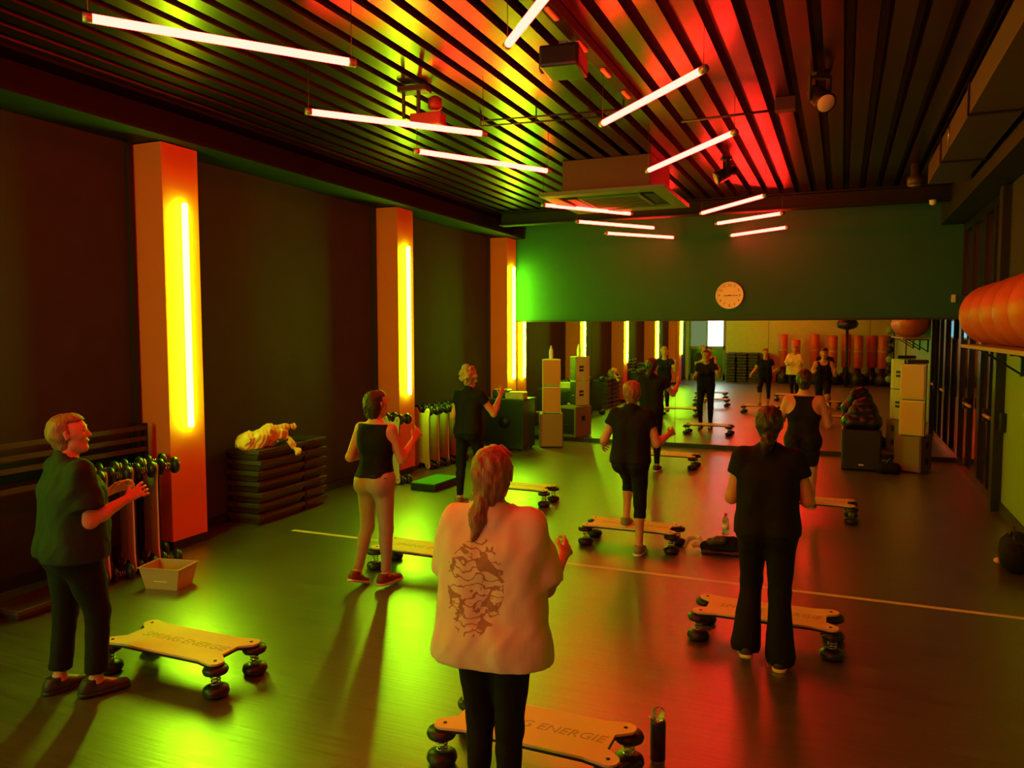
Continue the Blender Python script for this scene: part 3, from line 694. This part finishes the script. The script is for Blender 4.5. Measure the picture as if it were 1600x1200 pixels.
        for j,(q,ln) in enumerate(((.033,.9),(.011,1.),(-.011,.95),(-.032,.75))):
            b0=wr+(d*.084+l*q)*s; b1=b0+nrm(d+.35*n+l*q*4)*.036*ln*s; b2=b1+nrm(d*.6+n*.75+l*q*2)*.027*ln*s; b3=b2+nrm(d*.1+n)*.018*ln*s
            B+=[seg(b0,b1,.0092*s,.0085*s,k=.004),seg(b1,b2,.0085*s,.008*s,k=.004),seg(b2,b3,.008*s,.007*s,k=.004)]
        t0=wr+(d*.022+l*.022)*s; t1=t0+nrm(l*.75+d*.65+n*.35)*.040*s; t2=t1+nrm(d*.9+n*.35+l*.15)*.030*s
        B+=[seg(t0,t1,.013*s,.0098*s,k=.008),seg(t1,t2,.0098*s,.0082*s,k=.004)]
        B+=leg(k,0)
        an=J['an'+k]; fr_,ff_,fu_=J['foot'+k]
        B+=[seg(an,an-fu_*.03*s-ff_*.03*s,.034*s,.032*s,k=.02),seg(an-fu_*.02*s,an+ff_*.11*s-fu_*.05*s,.033*s,.026*s,k=.02)]
    sock=[]
    body=sdf_obj('body',B,.001*hb,M[skin],root)
    # ---- top
    def zc(z,sgn=1):   # keep above / below a plane in torso frame
        c=T(0,0,z); return lambda X,Y,Z: sgn*((c[0]-X)*up[0]+(c[1]-Y)*up[1]+(c[2]-Z)*up[2])
    def sphere_cut(c,rr): return lambda X,Y,Z: rr-np.sqrt((X-c[0])**2+(Y-c[1])**2+(Z-c[2])**2)
    i=.011+loose*.35
    P=torso(i); cuts=[]
    P.append(seg(T(0,-.012,.47),T(0,-.0,.52),.056*s+i,k=.02))
    if loose>0:
        P+=[seg(T(-.12,0,.34),T(-.135,-.01,hem+.02),.075*s+loose,.085*s+loose*1.15,k=.05),seg(T(.12,0,.34),T(.135,-.01,hem+.02),.075*s+loose,.085*s+loose*1.15,k=.05),
            seg(T(-.09,.02,.30),T(.09,.02,.30),.10*s+loose*.6,k=.05),seg(T(-.09,-.0,hem+.05),T(.09,0,hem+.05),.12*s+loose,k=.06)]
    cuts.append(zc(hem))
    if top in('tee','loose'):
        for k in 'LR':
            a,b=J['sh'+k],J['el'+k]; d=nrm(b-a); e=a+(b-a)*(sleeve+.12); c=a+(b-a)*sleeve
            P.append(seg(a,e,.052*s*wd**.7+i,.048*s*wd**.7+i+.008+loose*.45,k=.03,cut=(c,d)))
        for sd in (-1,1): P.append(seg(T(sd*.062*wd,0,.30),T(sd*.068*wd,-.012,hem+.01),.090*s*wd+i,.098*s*wd+i,k=.05))
        cuts.append(sphere_cut(T(0,.03,.555),.085*s))
    elif top=='tank':
        for sd in (-1,1): cuts.append(sphere_cut(T(sd*.215,0,.42),.095*s))
        cuts.append(sphere_cut(T(0,.05,.535),.105*s))
    elif top=='racer':
        for sd in (-1,1):
            cuts.append(sphere_cut(T(sd*.19,-.045,.40),.115*s)); cuts.append(sphere_cut(T(sd*.215,.04,.42),.09*s))
        cuts.append(sphere_cut(T(0,.10,.50),.11*s))
    if top in('tank','racer'): cuts.append(zc(.485,-1))
    nz=(.0022,22,(1,1,.5)) if loose==0 else (.004,19,(1.3,1.3,.45))
    sdf_obj('shirt',P,.009,M[topm],root,cuts,nz)
    # ---- bottom
    i=.006; P=torso(i,False)[:4]; cuts=[zc(.13,-1)]; fr=0; t1=1.
    if bottom=='flare': i=.014; fr=.045
    if bottom=='pants': i=.016; fr=.014
    for k in 'LR':
        a,b=J['kn'+k],J['an'+k]; d=nrm(b-a); tt={'leggings':.93,'capri':.30,'flare':1.12,'pants':.88,'shorts':-.12}[bottom]; c=a+(b-a)*tt
        L_=leg(k,i,fr)
        if bottom=='flare': L_.append(seg(a+(b-a)*.5,b+d*.06,.055*s,.075*s,k=.03))
        if bottom=='shorts': c=a-nrm(a-J['hip'+k])*.03; d=nrm(a-J['hip'+k]); L_=L_[:1]
        for q in L_[(0 if bottom=='shorts' else 1):]: q['cut']=(c,d)
        P+=L_
    sdf_obj('trousers' if bottom in('flare','pants') else ('shorts' if bottom=='shorts' else 'leggings'),P,.009,M[botm],root,cuts,(.0015,20,(1,1,.6)))
    # ---- hair
    def hl(X,Y,Z):
        px,py,pz=X-HC[0],Y-HC[1],Z-HC[2]
        return [(px*v[0]+py*v[1]+pz*v[2])/s for v in (hr,hf,hu)]
    def face_cut(X,Y,Z):
        x,y,z=hl(X,Y,Z); return np.minimum(np.minimum(y-.022+.25*np.maximum(z,-.05),.075-z),.2+0*x)
    P=[seg(Hd(0,-.030,.034),Hd(0,.010,.038),.090*s,.085*s,k=.02,flat=(hr,1.05)),seg(Hd(0,-.045,.0),Hd(0,-.040,-.045),.075*s,.058*s,k=.02)]
    nz=(.0028,95,(1,1,.35)); cuts=[face_cut]
    extra=None; xm='hair_bun'
    if hair=='curly':
        rg=np.random.default_rng(3)
        for q in range(46):
            v=nrm(rg.normal(size=3)*[1,1,.9]+[0,-.5,.35]); P.append(seg(Hd(*(v*[.09,.095,.10]+[0,-.02,.025])),Hd(*(v*[.105,.11,.115]+[0,-.02,.025])),.024*s,.018*s,k=.012))
        extra=[seg(Hd(-.03,-.06,.12),Hd(.01,-.07,.135),.042*s,.036*s)]
    if hair=='bob': P+=[seg(Hd(-.035,-.05,-.03),Hd(-.03,-.055,-.085),.052*s,.040*s,k=.03),seg(Hd(.035,-.05,-.03),Hd(.03,-.055,-.085),.052*s,.040*s,k=.03)]
    if hair=='bun': extra=[seg(Hd(-.01,-.125,.0),Hd(.012,-.125,.008),.036*s,.038*s,k=.02),seg(Hd(0,-.09,.0),Hd(0,-.12,.0),.03*s,k=.02)]
    if hair=='ponytail': extra=[seg(Hd(0,-.105,.0),Hd(0,-.125,-.06),.026*s,.030*s),seg(Hd(0,-.125,-.06),Hd(0,-.11,-.19),.030*s,.016*s)]; xm='ponytail'
    if hair=='low': extra=[seg(Hd(0,-.085,-.05),Hd(-.01,-.105,-.11),.034*s,.036*s),seg(Hd(-.01,-.105,-.11),Hd(-.02,-.105,-.17),.034*s,.020*s)]; xm='ponytail'
    if hair=='long': 
        P+=[seg(Hd(0,-.05,-.03),Hd(-.01,-.06,-.10),.075*s,.050*s,k=.03)]
        extra=[seg(Hd(-.02,-.075,-.09),Hd(-.035,-.10,-.17),.040*s,.034*s),seg(Hd(-.035,-.10,-.17),Hd(-.045,-.115,-.25),.034*s,.016*s)]; xm='ponytail'
    hh=sdf_obj('hair',P,.007,M[hairm],root,cuts,nz)
    if extra:
        sdf_obj(xm,extra,.006,M[hairm],root,(),nz)
        if xm=='ponytail':
            a,b=(extra[0]['b'],extra[1]['b']); tubeo('hair_tie',[a,a+(b-a)*.12],.036*s if hair!='ponytail' else .032*s,M['black'],root,14)
    # ---- face details
    def MT(o,R3,sc=1): 
        m=Matrix.Identity(4)
        for c,v in enumerate(R3):
            for q in range(3): m[q][c]=v[q]*sc
        for q in range(3): m[q][3]=o[q]
        return m
    for sd in (-1,1):
        shared('eye',eye_me,M['eye'],root,MT(Hd(sd*.031,.0735,.012),(hr,hf,hu),s)); shared('eyebrow',brow_me,M[hairm],root,MT(Hd(sd*.031,.088,.036),(hr,hf,hu),s))
    shared('lips',lip_me,M['lips'],root,MT(Hd(0,.087,-.048),(hr,hf,hu),s))
    # ---- shoes
    for k in 'LR':
        fr_,ff_,fu_=J['foot'+k]
        sh_=shared('shoe',shoe_me['upper'],M[shoem],root,MT(J['an'+k],(fr_,ff_,fu_),s))
        shared('sole',shoe_me['sole'],M[solem],sh_,Matrix.Identity(4)); shared('laces',shoe_me['lace'],M['sole_white' if shoem!='shoe_dark' else 'black'],sh_,Matrix.Identity(4))
    return root
ST_=((0,.06,-1),(0,-.05,-1),(.0,1,0))
def dl(x,y,z): return (x,y,z)
person('woman in dark green tee and black trousers standing at the left edge',(-4.05,3.08,0),-.36,.985,1.36,lean=(0,.0,1),look=(.5,1,.12),
    arms={'L':((-.15,.2,-1),(.2,1,.35)),'R':((.16,.08,-1),(-.05,1,.45))},legs={'L':((-.05,-.05,-1),(0,-.12,-1),(-.1,1,0)),'R':((.04,.22,-1),(0,-.06,-1),(.15,1,0))},
    top='tee',topm='cloth_green',bottom='pants',hair='short',hairm='hair_ginger',loose=.018,hem=-.06,sleeve=.72)
person('woman in sleeveless black top and tan leggings with maroon trainers',(-3.49,5.38,0),-.05,.955,1.06,look=(.35,1,0),
    arms={'L':((-.35,-.15,-1),(.35,1,.15)),'R':((.22,.25,-1),(.05,1,.85))},legs={'L':((-.02,.0,-1),(-.06,-.32,-1),(-.05,1,-.35)),'R':((.03,.03,-1),(0,-.04,-1),(.18,1,0))},
    top='tank',bottom='leggings',botm='cloth_tan',hair='bob',hairm='hair_dark',shoem='shoe_maroon',solem='sole_white',hem=.03)
person('curly haired woman in black tee and black leggings near the middle column',(-4.12,8.40,0),-.1,1.0,1.0,look=(.1,1,.0),
    arms={'L':((-.2,-.1,-1),(.1,.8,.3)),'R':((.45,.35,-.8),(.1,.6,1))},legs={'L':((-.05,-.02,-1),(0,-.08,-1),(-.1,1,0)),'R':((.0,.35,-1),(0,-.35,-1),(.1,1,0))},
    top='tee',bottom='leggings',hair='curly',hairm='hair_blond',shoem='shoe_grey',solem='sole_white',hem=-.03,sleeve=.4)
person('woman in oversized cream tee with back print in the foreground',(-1.29,2.84,0),.12,.985,1.05,look=(.05,1,-.02),
    arms={'L':((-.28,.35,-1),(.3,1,.1)),'R':((.20,.20,-1),(.10,1,.30))},legs={'L':((.03,.15,-1),(.05,-.25,-1),(0,1,0)),'R':((-.03,.02,-1),(0,-.05,-1),(.1,1,0))},
    top='loose',topm='tee_print',bottom='leggings',hair='long',hairm='hair_ginger',shoem='shoe_grey',solem='sole_white',loose=.026,hem=-.12,sleeve=.88,hb=5.5)
person('woman in black tee and capri leggings stepping onto a spring board',(-1.80,7.12,0),.0,.985,1.06,look=(0,1,-.02),lean=(0,.06,1),
    arms={'L':((-.42,-.05,-1),(-.3,1,-.35)),'R':((.30,.0,-1),(.35,1,.3))},legs={'L':((-.06,.95,-.66),(-.02,-.12,-1),(0,1,-.05)),'R':((.02,.0,-1),(0,-.04,-1),(.0,1,0))},
    top='tee',bottom='capri',hair='short',hairm='hair_ginger',shoem='shoe_grey',solem='sole_white',hem=-.02,sleeve=.42)
person('woman in dark tee and long leggings nearest the mirror',(-2.60,11.50,0),.05,1.02,.98,look=(.2,1,.0),skin='skin_tan',
    arms={'L':((-.25,.1,-1),(.1,1,.2)),'R':((.50,.45,-.75),(.25,1,.75))},legs={'L':((-.05,.25,-1),(0,-.30,-1),(0,1,-.2)),'R':((.02,.0,-1),(0,-.04,-1),(.1,1,0))},
    top='tee',bottom='leggings',hair='low',hairm='hair_dark',shoem='shoe_dark',solem='sole_white',hem=.02,sleeve=.45)
person('woman in black tee and flared black trousers with dark ponytail',(-.40,5.02,0),.03,.985,1.10,look=(0,1,-.02),skin='skin',
    arms={'L':((-.22,.0,-1),(.1,1,.35)),'R':((.28,.1,-1),(.0,1,.25))},legs={'L':((-.03,.34,-1),(-.05,-.30,-1),(-.1,1,-.15)),'R':((.0,.0,-1),(.03,-.03,-1),(.05,1,0))},
    top='tee',bottom='flare',hair='low',hairm='hair_dark',shoem='shoe_dark',solem='sole_white',hem=-.04,sleeve=.42)
person('woman in black racerback tank and knee length shorts on the right',(-.36,8.93,0),.0,1.015,1.10,look=(.0,1,.0),
    arms={'L':((-.35,.2,-1),(.2,1,.3)),'R':((.30,.15,-1),(.05,1,.6))},legs={'L':((-.02,.02,-1),(-.0,-.05,-1),(0,1,0)),'R':((.02,.80,-.78),(.0,-.15,-1),(.08,1,0))},
    top='racer',bottom='shorts',hair='bun',hairm='hair_dark',shoem='shoe_grey',solem='sole_white',hem=-.02)

# ------------------------------------------------------------------ speakers and desk
def cabinet(name,label,loc,w_,d_,h_,body,front,rz=0,handles=True,logo=False,group=None):
    t=thing(name,label,'speaker',loc,rz,group)
    if body=='speaker_white':
        ym=-d_/2+.11; wr_=w_*.22
        prism('cabinet',[(-w_/2,-d_/2+.02),(w_/2,-d_/2+.02),(w_/2,ym),(wr_,d_/2),(-wr_,d_/2),(-w_/2,ym)],0,h_,M[body],t)
        box('grille',-w_/2+.015,w_/2-.015,-d_/2,-d_/2+.03,.015,h_-.015,M[front],t,.008)
        box('rear_panel',-wr_+.004,wr_-.004,d_/2-.002,d_/2+.006,.01,h_-.01,M['black'],t)
        an=math.atan2(d_/2-ym,w_/2-wr_); cx,cy=(w_/2+wr_)/2,(d_/2+ym)/2
        for sx in (-1,1):
            hb_=box('side_handle',-.05,.05,-.004,.004,h_*.5-.055,h_*.5+.055,M['black'],t,.003); hb_.location=(sx*cx,cy,0); hb_.rotation_euler=(0,0,-sx*an)
            g_=box('handle_grip',-.05,.05,-.008,.008,h_*.5-.012,h_*.5+.012,M[body],hb_)
        for x in (-.02,.02): lathe('socket',[(.012,0),(.012,.006)],M['steel'],t,10,(x,d_/2+.004,h_*.4),True,(-PI/2,0,0))
        for sx in (-1,1): box('foot',sx*(w_/2-.05)-.015,sx*(w_/2-.05)+.015,-d_/2+.04,-d_/2+.07,-.012,0,M['rubber'],t)
        return t
    box('cabinet',-w_/2,w_/2,-d_/2+.02,d_/2,0,h_,M[body],t,.012)
    box('grille',-w_/2+.015,w_/2-.015,-d_/2,-d_/2+.03,.015,h_-.015,M[front],t,.008)
    if handles:
        for z in ((.27,.73) if h_<.6 else (.6,)):
            for sx in (-1,1): box('side_handle',sx*(w_/2)-.004,sx*(w_/2)+.004,-.03,.07,h_*z-.05,h_*z+.05,M['black'],t,.003)
    box('rear_panel',-w_/2+.04,w_/2-.04,d_/2-.002,d_/2+.006,.05,h_-.05,M['black'],t)
    for x in (-.03,.03): lathe('socket',[(.014,0),(.014,.006)],M['steel'],t,10,(x,d_/2+.004,h_*.4),True,(-PI/2,0,0))
    if logo: box('badge',-.035,.035,-d_/2-.004,-d_/2,.07,.09,M['white'],t)
    for sx in (-1,1):
        for sy in (-1,1): box('foot',sx*(w_/2-.05)-.015,sx*(w_/2-.05)+.015,sy*(d_/2-.06)-.015,sy*(d_/2-.06)+.015,-.012,0,M['rubber'],t)
    return t
LX,LY=-4.86,13.36
cabinet('subwoofer','large subwoofer at the bottom of the left speaker tower',(LX,LY-.05,.012),.42,.50,.60,'sub','sub_red_lit',.40)
cabinet('speaker_cabinet','lower speaker box of the left tower',(LX+.03,LY-.10,.626),.33,.34,.475,'speaker_white','grille_red_lit',.34,True)
cabinet('speaker_cabinet','upper speaker box of the left tower, bottle on top',(LX+.03,LY-.10,1.115),.33,.34,.475,'speaker_white','grille_red_lit',.34,True)
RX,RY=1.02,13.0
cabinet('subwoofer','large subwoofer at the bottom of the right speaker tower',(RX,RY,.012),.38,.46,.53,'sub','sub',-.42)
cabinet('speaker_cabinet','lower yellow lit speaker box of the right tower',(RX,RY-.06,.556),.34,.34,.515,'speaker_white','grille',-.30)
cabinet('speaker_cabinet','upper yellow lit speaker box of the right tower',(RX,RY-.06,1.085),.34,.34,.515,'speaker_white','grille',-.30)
cabinet('bass_speaker','wide black bass speaker with pale badge holding a glossy black bag',(.31,12.92,.012),.55,.50,.60,'black_gloss','black',0,False,True)
bx=thing('flat_amplifier','flat black amplifier lying on the right speaker tower','amplifier',(RX+.02,RY-.02,1.612)); box('case',-.14,.14,-.12,.12,0,.05,M['black'],bx,.005); box('front_plate',-.13,.13,-.125,-.12,.005,.045,M['black_gloss'],bx)
def bottle(name,label,loc,h_=.22,r_=.032,bm_='clear',cm='white',liquid=None):
    t=thing(name,label,'bottle',loc)
    lathe('bottle_body',[(r_*.9,0),(r_,.01),(r_,h_*.62),(r_*.85,h_*.72),(r_*.4,h_*.86),(r_*.4,h_*.9)],M[bm_],t,18)
    lathe('cap',[(r_*.45,h_*.9),(r_*.45,h_),(0,h_)],M[cm],t,14)
    if liquid: lathe('label_band',[(r_*1.02,h_*.25),(r_*1.02,h_*.5)],M[liquid],t,18)
    return t
bottle('water_bottle','small pale water bottle standing on the left speaker tower',(LX+.03,LY-.12,1.592),.24,.036,'white','white')
bottle('water_bottle','clear water bottle standing behind the floor bag',(-.98,7.56,.15),.21,.032,'clear','orange_bag','leaf_white')
# foreground bottle
t=thing('drinking_bottle','black sleeved drinking bottle with clear lid at the bottom edge','bottle',(-.775,3.65,0))
lathe('bottle_body',[(.034,.0),(.036,.01),(.036,.03)],M['clear'],t,20); lathe('sleeve',[(.037,.022),(.0375,.20),(.033,.215)],M['black'],t,20)
lathe('lid',[(.030,.213),(.031,.26),(.022,.272),(0,.274)],M['clear'],t,20); lathe('lid_button',[(.008,0),(.008,.012)],M['white'],t,10,(-.031,-.01,.222),True,(0,-PI/2,0))
t=thing('folded_towel','small folded pink towel on the floor at the bottom edge','towel',(-.70,3.44,0),-.15); box('lower_fold',-.13,.13,-.08,.08,0,.012,M['towel_orange'],t,.005); box('upper_fold',-.128,.12,-.075,.07,.012,.024,M['towel_orange'],t,.005)

# mixing desk
dk=thing('mixing_desk','black desk cabinet with mixing gear between far column and speaker tower','desk',(-5.42,12.75,0))
box('cabinet_body',-.36,.36,-.28,.28,.04,.88,M['black_gloss'],dk,.015); box('desk_top',-.38,.38,-.30,.30,.88,.91,M['black'],dk,.006)
lathe('front_emblem',[(.0,0),(.11,0),(.11,.004)],M['beam'],dk,24,(0,-.282,.5),True,(PI/2,0,0))
for x in (-.3,.3):
    for y in (-.22,.22): lathe('caster',[(.02,0),(.025,.02),(.02,.04)],M['rubber'],dk,10,(x,y,0))
mx=thing('wooden_box','open pale wooden box on the mixing desk','box',(-5.27,12.66,.91)); 
for a in ((-.17,.17,-.10,-.09),(-.17,.17,.09,.10),(-.17,-.16,-.09,.09),(.16,.17,-.09,.09)): box('side_board',*a,0,.10,M['wood'],mx)
box('bottom_board',-.16,.16,-.09,.09,0,.01,M['wood'],mx); box('divider',-.005,.005,-.09,.09,.01,.095,M['wood'],mx)
mq=thing('audio_mixer','slanted black audio mixer with pale strips on the desk','mixer',(-5.60,12.80,.912),.1); 
box('mixer_body',-.15,.15,-.12,.12,0,.14,M['black_gloss'],mq,.02)
for k in range(6): box('fader',-.12+k*.045,-.105+k*.045,-.08,.06,.138,.15,M['white'],mq)
pp=thing('paper_pad','pale papers lying across the wooden box','papers',(-5.24,12.68,1.012),.15)
for k in range(3): q=box('sheet',-.15,.15,-.10,.10,k*.006,k*.006+.003,M['leaf_white'],pp); q.rotation_euler=(0,0,.12*k)
# small items on left sub
si=thing('cable_adapter','small pale adapter lying on the left subwoofer','adapter',(LX-.20,LY-.2,.613)); box('plug_body',-.03,.03,-.02,.02,0,.03,M['wood'],si,.006); lathe('plug_pin',[(.005,0),(.005,.03)],M['steel'],si,8,(.03,0,.015),True,(0,PI/2,0))

# glossy heap on black sub
def heap(name,label,cat,loc,parts_,noise=(.008,30)):
    t=thing(name,label,cat,loc)
    for nm,pr,m,cut in parts_: sdf_obj(nm,pr,.009,M[m],t,cut,noise)
    return t
zcut=lambda z:(lambda X,Y,Z:(z-Z)+0*X+0*Y)
heap('glossy_bag','crumpled glossy black bag on the black bass speaker','bag',(.31,12.90,.617),[
  ('bag_body',[seg((-.16,0,.10),(.16,0,.10),.13,k=.04),seg((-.08,0,.25),(.12,0,.27),.11,k=.04)],'black_gloss',[zcut(0)]),
  ('bag_top',[seg((-.06,0,.36),(.09,.0,.38),.075,k=.03),seg((.0,0,.42),(.05,0,.44),.04,k=.03)],'black_gloss',())],(.003,15))
heap('shoulder_bag','small black bag on the floor right of the black bass speaker','bag',(.70,12.60,0),[('bag_body',[seg((-.10,0,.08),(.06,0,.08),.09,k=.04)],'cloth_black',[zcut(0)]),('strap',[seg((-.06,-.02,.14),(.0,-.04,.22),.012,k=.01),seg((.0,-.04,.22),(.05,-.02,.14),.012,k=.01)],'black_gloss',())],(.004,28))
heap('gym_bag','black gym bag on the floor by the lime wall at right edge','bag',(1.50,8.05,0),[('bag_body',[seg((-.06,-.22,.13),(.02,.22,.13),.13,k=.04)],'cloth_black',[zcut(0)]),('handle',[seg((-.05,-.1,.25),(-.05,0,.34),.014,k=.01),seg((-.05,0,.34),(-.05,.1,.25),.014,k=.01)],'black_gloss',()),('front_tag',[seg((-.17,-.1,.06),(-.17,-.05,.05),.025,k=.01)],'towel_orange',())],(.004,25))
# floor bag with towel
heap('floor_bag','dark bag with a pale towel on the floor left of the flared trousers','bag',(-1.0,7.45,0),[
  ('bag_body',[seg((-.14,0,.04),(.14,.02,.045),.06,k=.03),seg((-.05,.02,.09),(.10,.03,.10),.055,k=.03)],'cloth_black',[zcut(0)]),
  ('bag_flap',[seg((-.10,-.03,.10),(.02,-.04,.14),.04,k=.02)],'step_side',()),
  ('tray_edge',[seg((-.15,-.08,.02),(.17,-.07,.02),.02,k=.01)],'rubber',[zcut(0)])],(.004,30))
heap('rumpled_towel','pale rumpled towel arched beside the dark floor bag','towel',(-1.24,7.46,0),[
  ('towel_fold',[seg((-.10,-.02,.02),(-.06,-.01,.11),.018,k=.02),seg((-.06,-.01,.11),(.03,0,.125),.022,k=.02),seg((.03,0,.125),(.06,.0,.05),.020,k=.02)],'towel',[zcut(0)]),
  ('towel_core',[seg((-.01,0,.05),(.03,0,.055),.03,k=.02)],'towel_orange',[zcut(0)])],(.004,30))
heap('crumpled_cloth','peach cloth heap lying on the near step stack','cloth',(-5.86,6.90,.85),[
  ('cloth_heap',[seg((-.08,-.28,.04),(-.02,.10,.06),.11,k=.05),seg((.02,-.18,.10),(.0,.02,.15),.06,k=.05),seg((.0,.0,.12),(.03,.22,.13),.06,k=.04),seg((.06,.20,.08),(.19,.24,-.12),.035,k=.03),seg((.04,.26,.18),(.06,.34,.16),.03,k=.03)],'towel_orange',()),
  ('shoe_strap',[seg((.12,-.02,.02),(.16,.10,.03),.028,k=.02)],'black_gloss',())],(.010,26))
# plastic tub
t=thing('plastic_tub','small reddish plastic tub on the floor behind the dark green shirt','tub',(-5.08,4.72,0),.2)
bm=bmesh.new(); rings=[]
for s_,z in ((.80,0),(1.0,.17),(1.07,.172),(1.07,.18),(.97,.18),(.77,.012)): rings.append([bm.verts.new((x*s_,y*s_,z)) for x,y in ((-.18,-.13),(.18,-.13),(.18,.13),(-.18,.13))])
for p,q in zip(rings,rings[1:]):
    for k in range(4): bm.faces.new((p[k],p[(k+1)%4],q[(k+1)%4],q[k]))
bm.faces.new(list(reversed(rings[0]))); bm.faces.new(rings[-1]); bmesh.ops.recalc_face_normals(bm,faces=bm.faces[:]); link('tub_body',bmesh_to(bm,'tub_body'),M['tub'],t)
box('tub_label',-.06,.06,-.123,-.119,.05,.11,M['white'],t).rotation_euler=(-.13,0,0)
# green topped pad
t=thing('balance_pad','low block with bright green top on the floor before the middle column','pad',(-5.02,9.22,0),-.06); box('pad_base',-.19,.19,-.33,.33,0,.085,M['black'],t,.01); box('green_top',-.185,.185,-.325,.325,.085,.10,M['green_foam'],t,.005)
# blue display by the doors
t=thing('wall_display','small blue lit display near the far right corner','display',(XR-.035,13.3,2.12)); box('display_case',-.015,.012,-.16,.16,-.16,.16,M['black'],t,.004); box('screen',-.02,-.015,-.12,.12,-.13,.13,M['bluescreen'],t)

# ------------------------------------------------------------------ behind the viewer (seen in the mirror)
# glazed back doors with daylight
d=bpy.data.objects.new('door_3',None); C.objects.link(d); tag(d,kind='structure')
bm=bmesh.new()
X0,X1=-6.05,-4.55; YF=YB+.02
for a in ((X0,X0+.07,0,2.75),(X1-.07,X1,0,2.75),((X0+X1)/2-.04,(X0+X1)/2+.04,0,2.75),(X0,X1,2.68,2.75),(X0,X1,1.30,1.42),(X0,X1,0,.25)): bbox(bm,a[0],a[1],YB-.02,YF+.05,a[2],a[3])
link('door_frame',bmesh_to(bm,'door_frame'),M['purple'],d)
box('glass_pane',X0+.07,(X0+X1)/2-.04,YB,YB+.012,1.42,2.68,M['daylight_dim'],d); box('glass_pane',(X0+X1)/2+.04,X1-.07,YB,YB+.012,1.42,2.68,M['daylight'],d)
for a,b in ((X0+.07,(X0+X1)/2-.04),((X0+X1)/2+.04,X1-.07)): box('lower_panel',a,b,YB,YB+.02,.25,1.30,M['black_gloss'],d)
for xs in range(4):
    x=-4.2+xs*.45
    for k in range(10):
        o=copy_tree(stp); o.location=(x,YB+.6,k*.12+.001); o.rotation_euler=(0,0,PI/2+random.uniform(-.02,.02)); o.scale=(.95,.98,1)
        tag(o,'step platform in the tall stacks by the back wall, seen in the mirror','step','step platforms by the back wall')
def bag(label,x,y,h0=.65,top=1.85,m='orange_bag'):
    t=thing('punching_bag',label,'punching bag',(x,y,0),random.uniform(0,6),'free standing punching bags')
    lathe('weighted_base',[(.20,0),(.27,.03),(.27,.30),(.22,.42),(.12,.48),(.10,h0)],M['black_gloss'],t,20)
    lathe('padded_cylinder',[(.14,h0-.02),(.17,h0),(.17,top-.04),(.15,top),(0,top+.01)],M[m],t,20)
    lathe('band',[(.173,(h0+top)/2-.04),(.173,(h0+top)/2+.04)],M['tub'],t,20)
bag_x=[(-2.12,-4.9,1.95),(-1.62,-4.3,1.75),(-.95,-4.9,1.95),(-.28,-4.5,1.9),(.20,-5.0,1.95),(.62,-4.4,1.9),(1.10,-5.0,1.9),(1.44,-4.4,1.9)]
bl=['punching bag leftmost in the mirror behind the cream shirt','punching bag second from left in the mirror','punching bag third from left in the mirror','punching bag left of the mirrored dark post','punching bag hidden beside the mirrored dark post','punching bag right of the mirrored dark post','punching bag second from the right in the mirror','punching bag rightmost in the mirror near the lime wall']
for (x,y,tp),l in zip(bag_x,bl): bag('red orange '+l,x,y,.68,tp)
# tall black post with platform behind camera
t=thing('black_stand','tall black stand with dark round head behind the viewer, in the mirror','stand',(.20,-3.2,0)); lathe('stand_base',[(.28,0),(.28,.03),(.05,.05)],M['black'],t,24); lathe('post',[(.05,.04),(.05,2.2)],M['black'],t,14); lathe('stand_head',[(.10,2.12),(.33,2.2),(.38,2.35),(.3,2.5),(0,2.55)],M['black_gloss'],t,24)
# medicine ball rack on the lime wall
t=thing('ball_rack','black upright rack holding medicine balls on the lime wall, seen mirrored','rack',(1.55,-1.6,0))
for y in (-.12,.12): box('rack_post',.08,.12,y-.015,y+.015,0,2.3,M['black'],t)
for k in range(6): box('rack_tray',-.12,.12,-.13,.13,.28+k*.34,.30+k*.34,M['black'],t)
for k in range(6):
    o=lathe('medicine_ball',[(.0,0),(.05,.008),(.095,.045),(.125,.125),(.095,.205),(.05,.242),(0,.25)],M['ball_green' if k in(0,2,5) else 'black'],None,24,(1.53,-1.6,.301+k*.34))
    lathe('seam_ring',[(.1255,.12),(.1258,.125),(.1255,.13)],M['rubber'],o,24)
    tag(o,('green' if k in(0,2,5) else 'black')+' medicine ball on the %s tray of the wall rack, seen mirrored'%(['lowest','second lowest','third lowest','fourth lowest','second highest','highest'][k]),'ball','medicine balls on the rack')
t=thing('wall_picture','narrow dark framed picture on the lime wall, seen in the mirror','picture',(XR-.012,2.6,1.62)); box('picture_frame',-.02,0,-.16,.16,-.34,.34,M['black'],t,.004); box('picture_sheet',-.024,-.018,-.13,.13,-.30,.30,M['wood'],t)

# daylight falling through the back door (real opening): soft area lamp in the doorway plane
la=bpy.data.lights.new('door_daylight','AREA'); la.shape='RECTANGLE'; la.size=.6; la.size_y=1.2; la.energy=22; la.color=(.8,1,.95)
lo_=bpy.data.objects.new('door_daylight',la); C.objects.link(lo_); lo_.location=(-4.95,YB+.06,2.05); lo_.rotation_euler=(PI/2,0,0)
# room bounce is physical; nothing else is lit
bpy.context.view_layer.update()
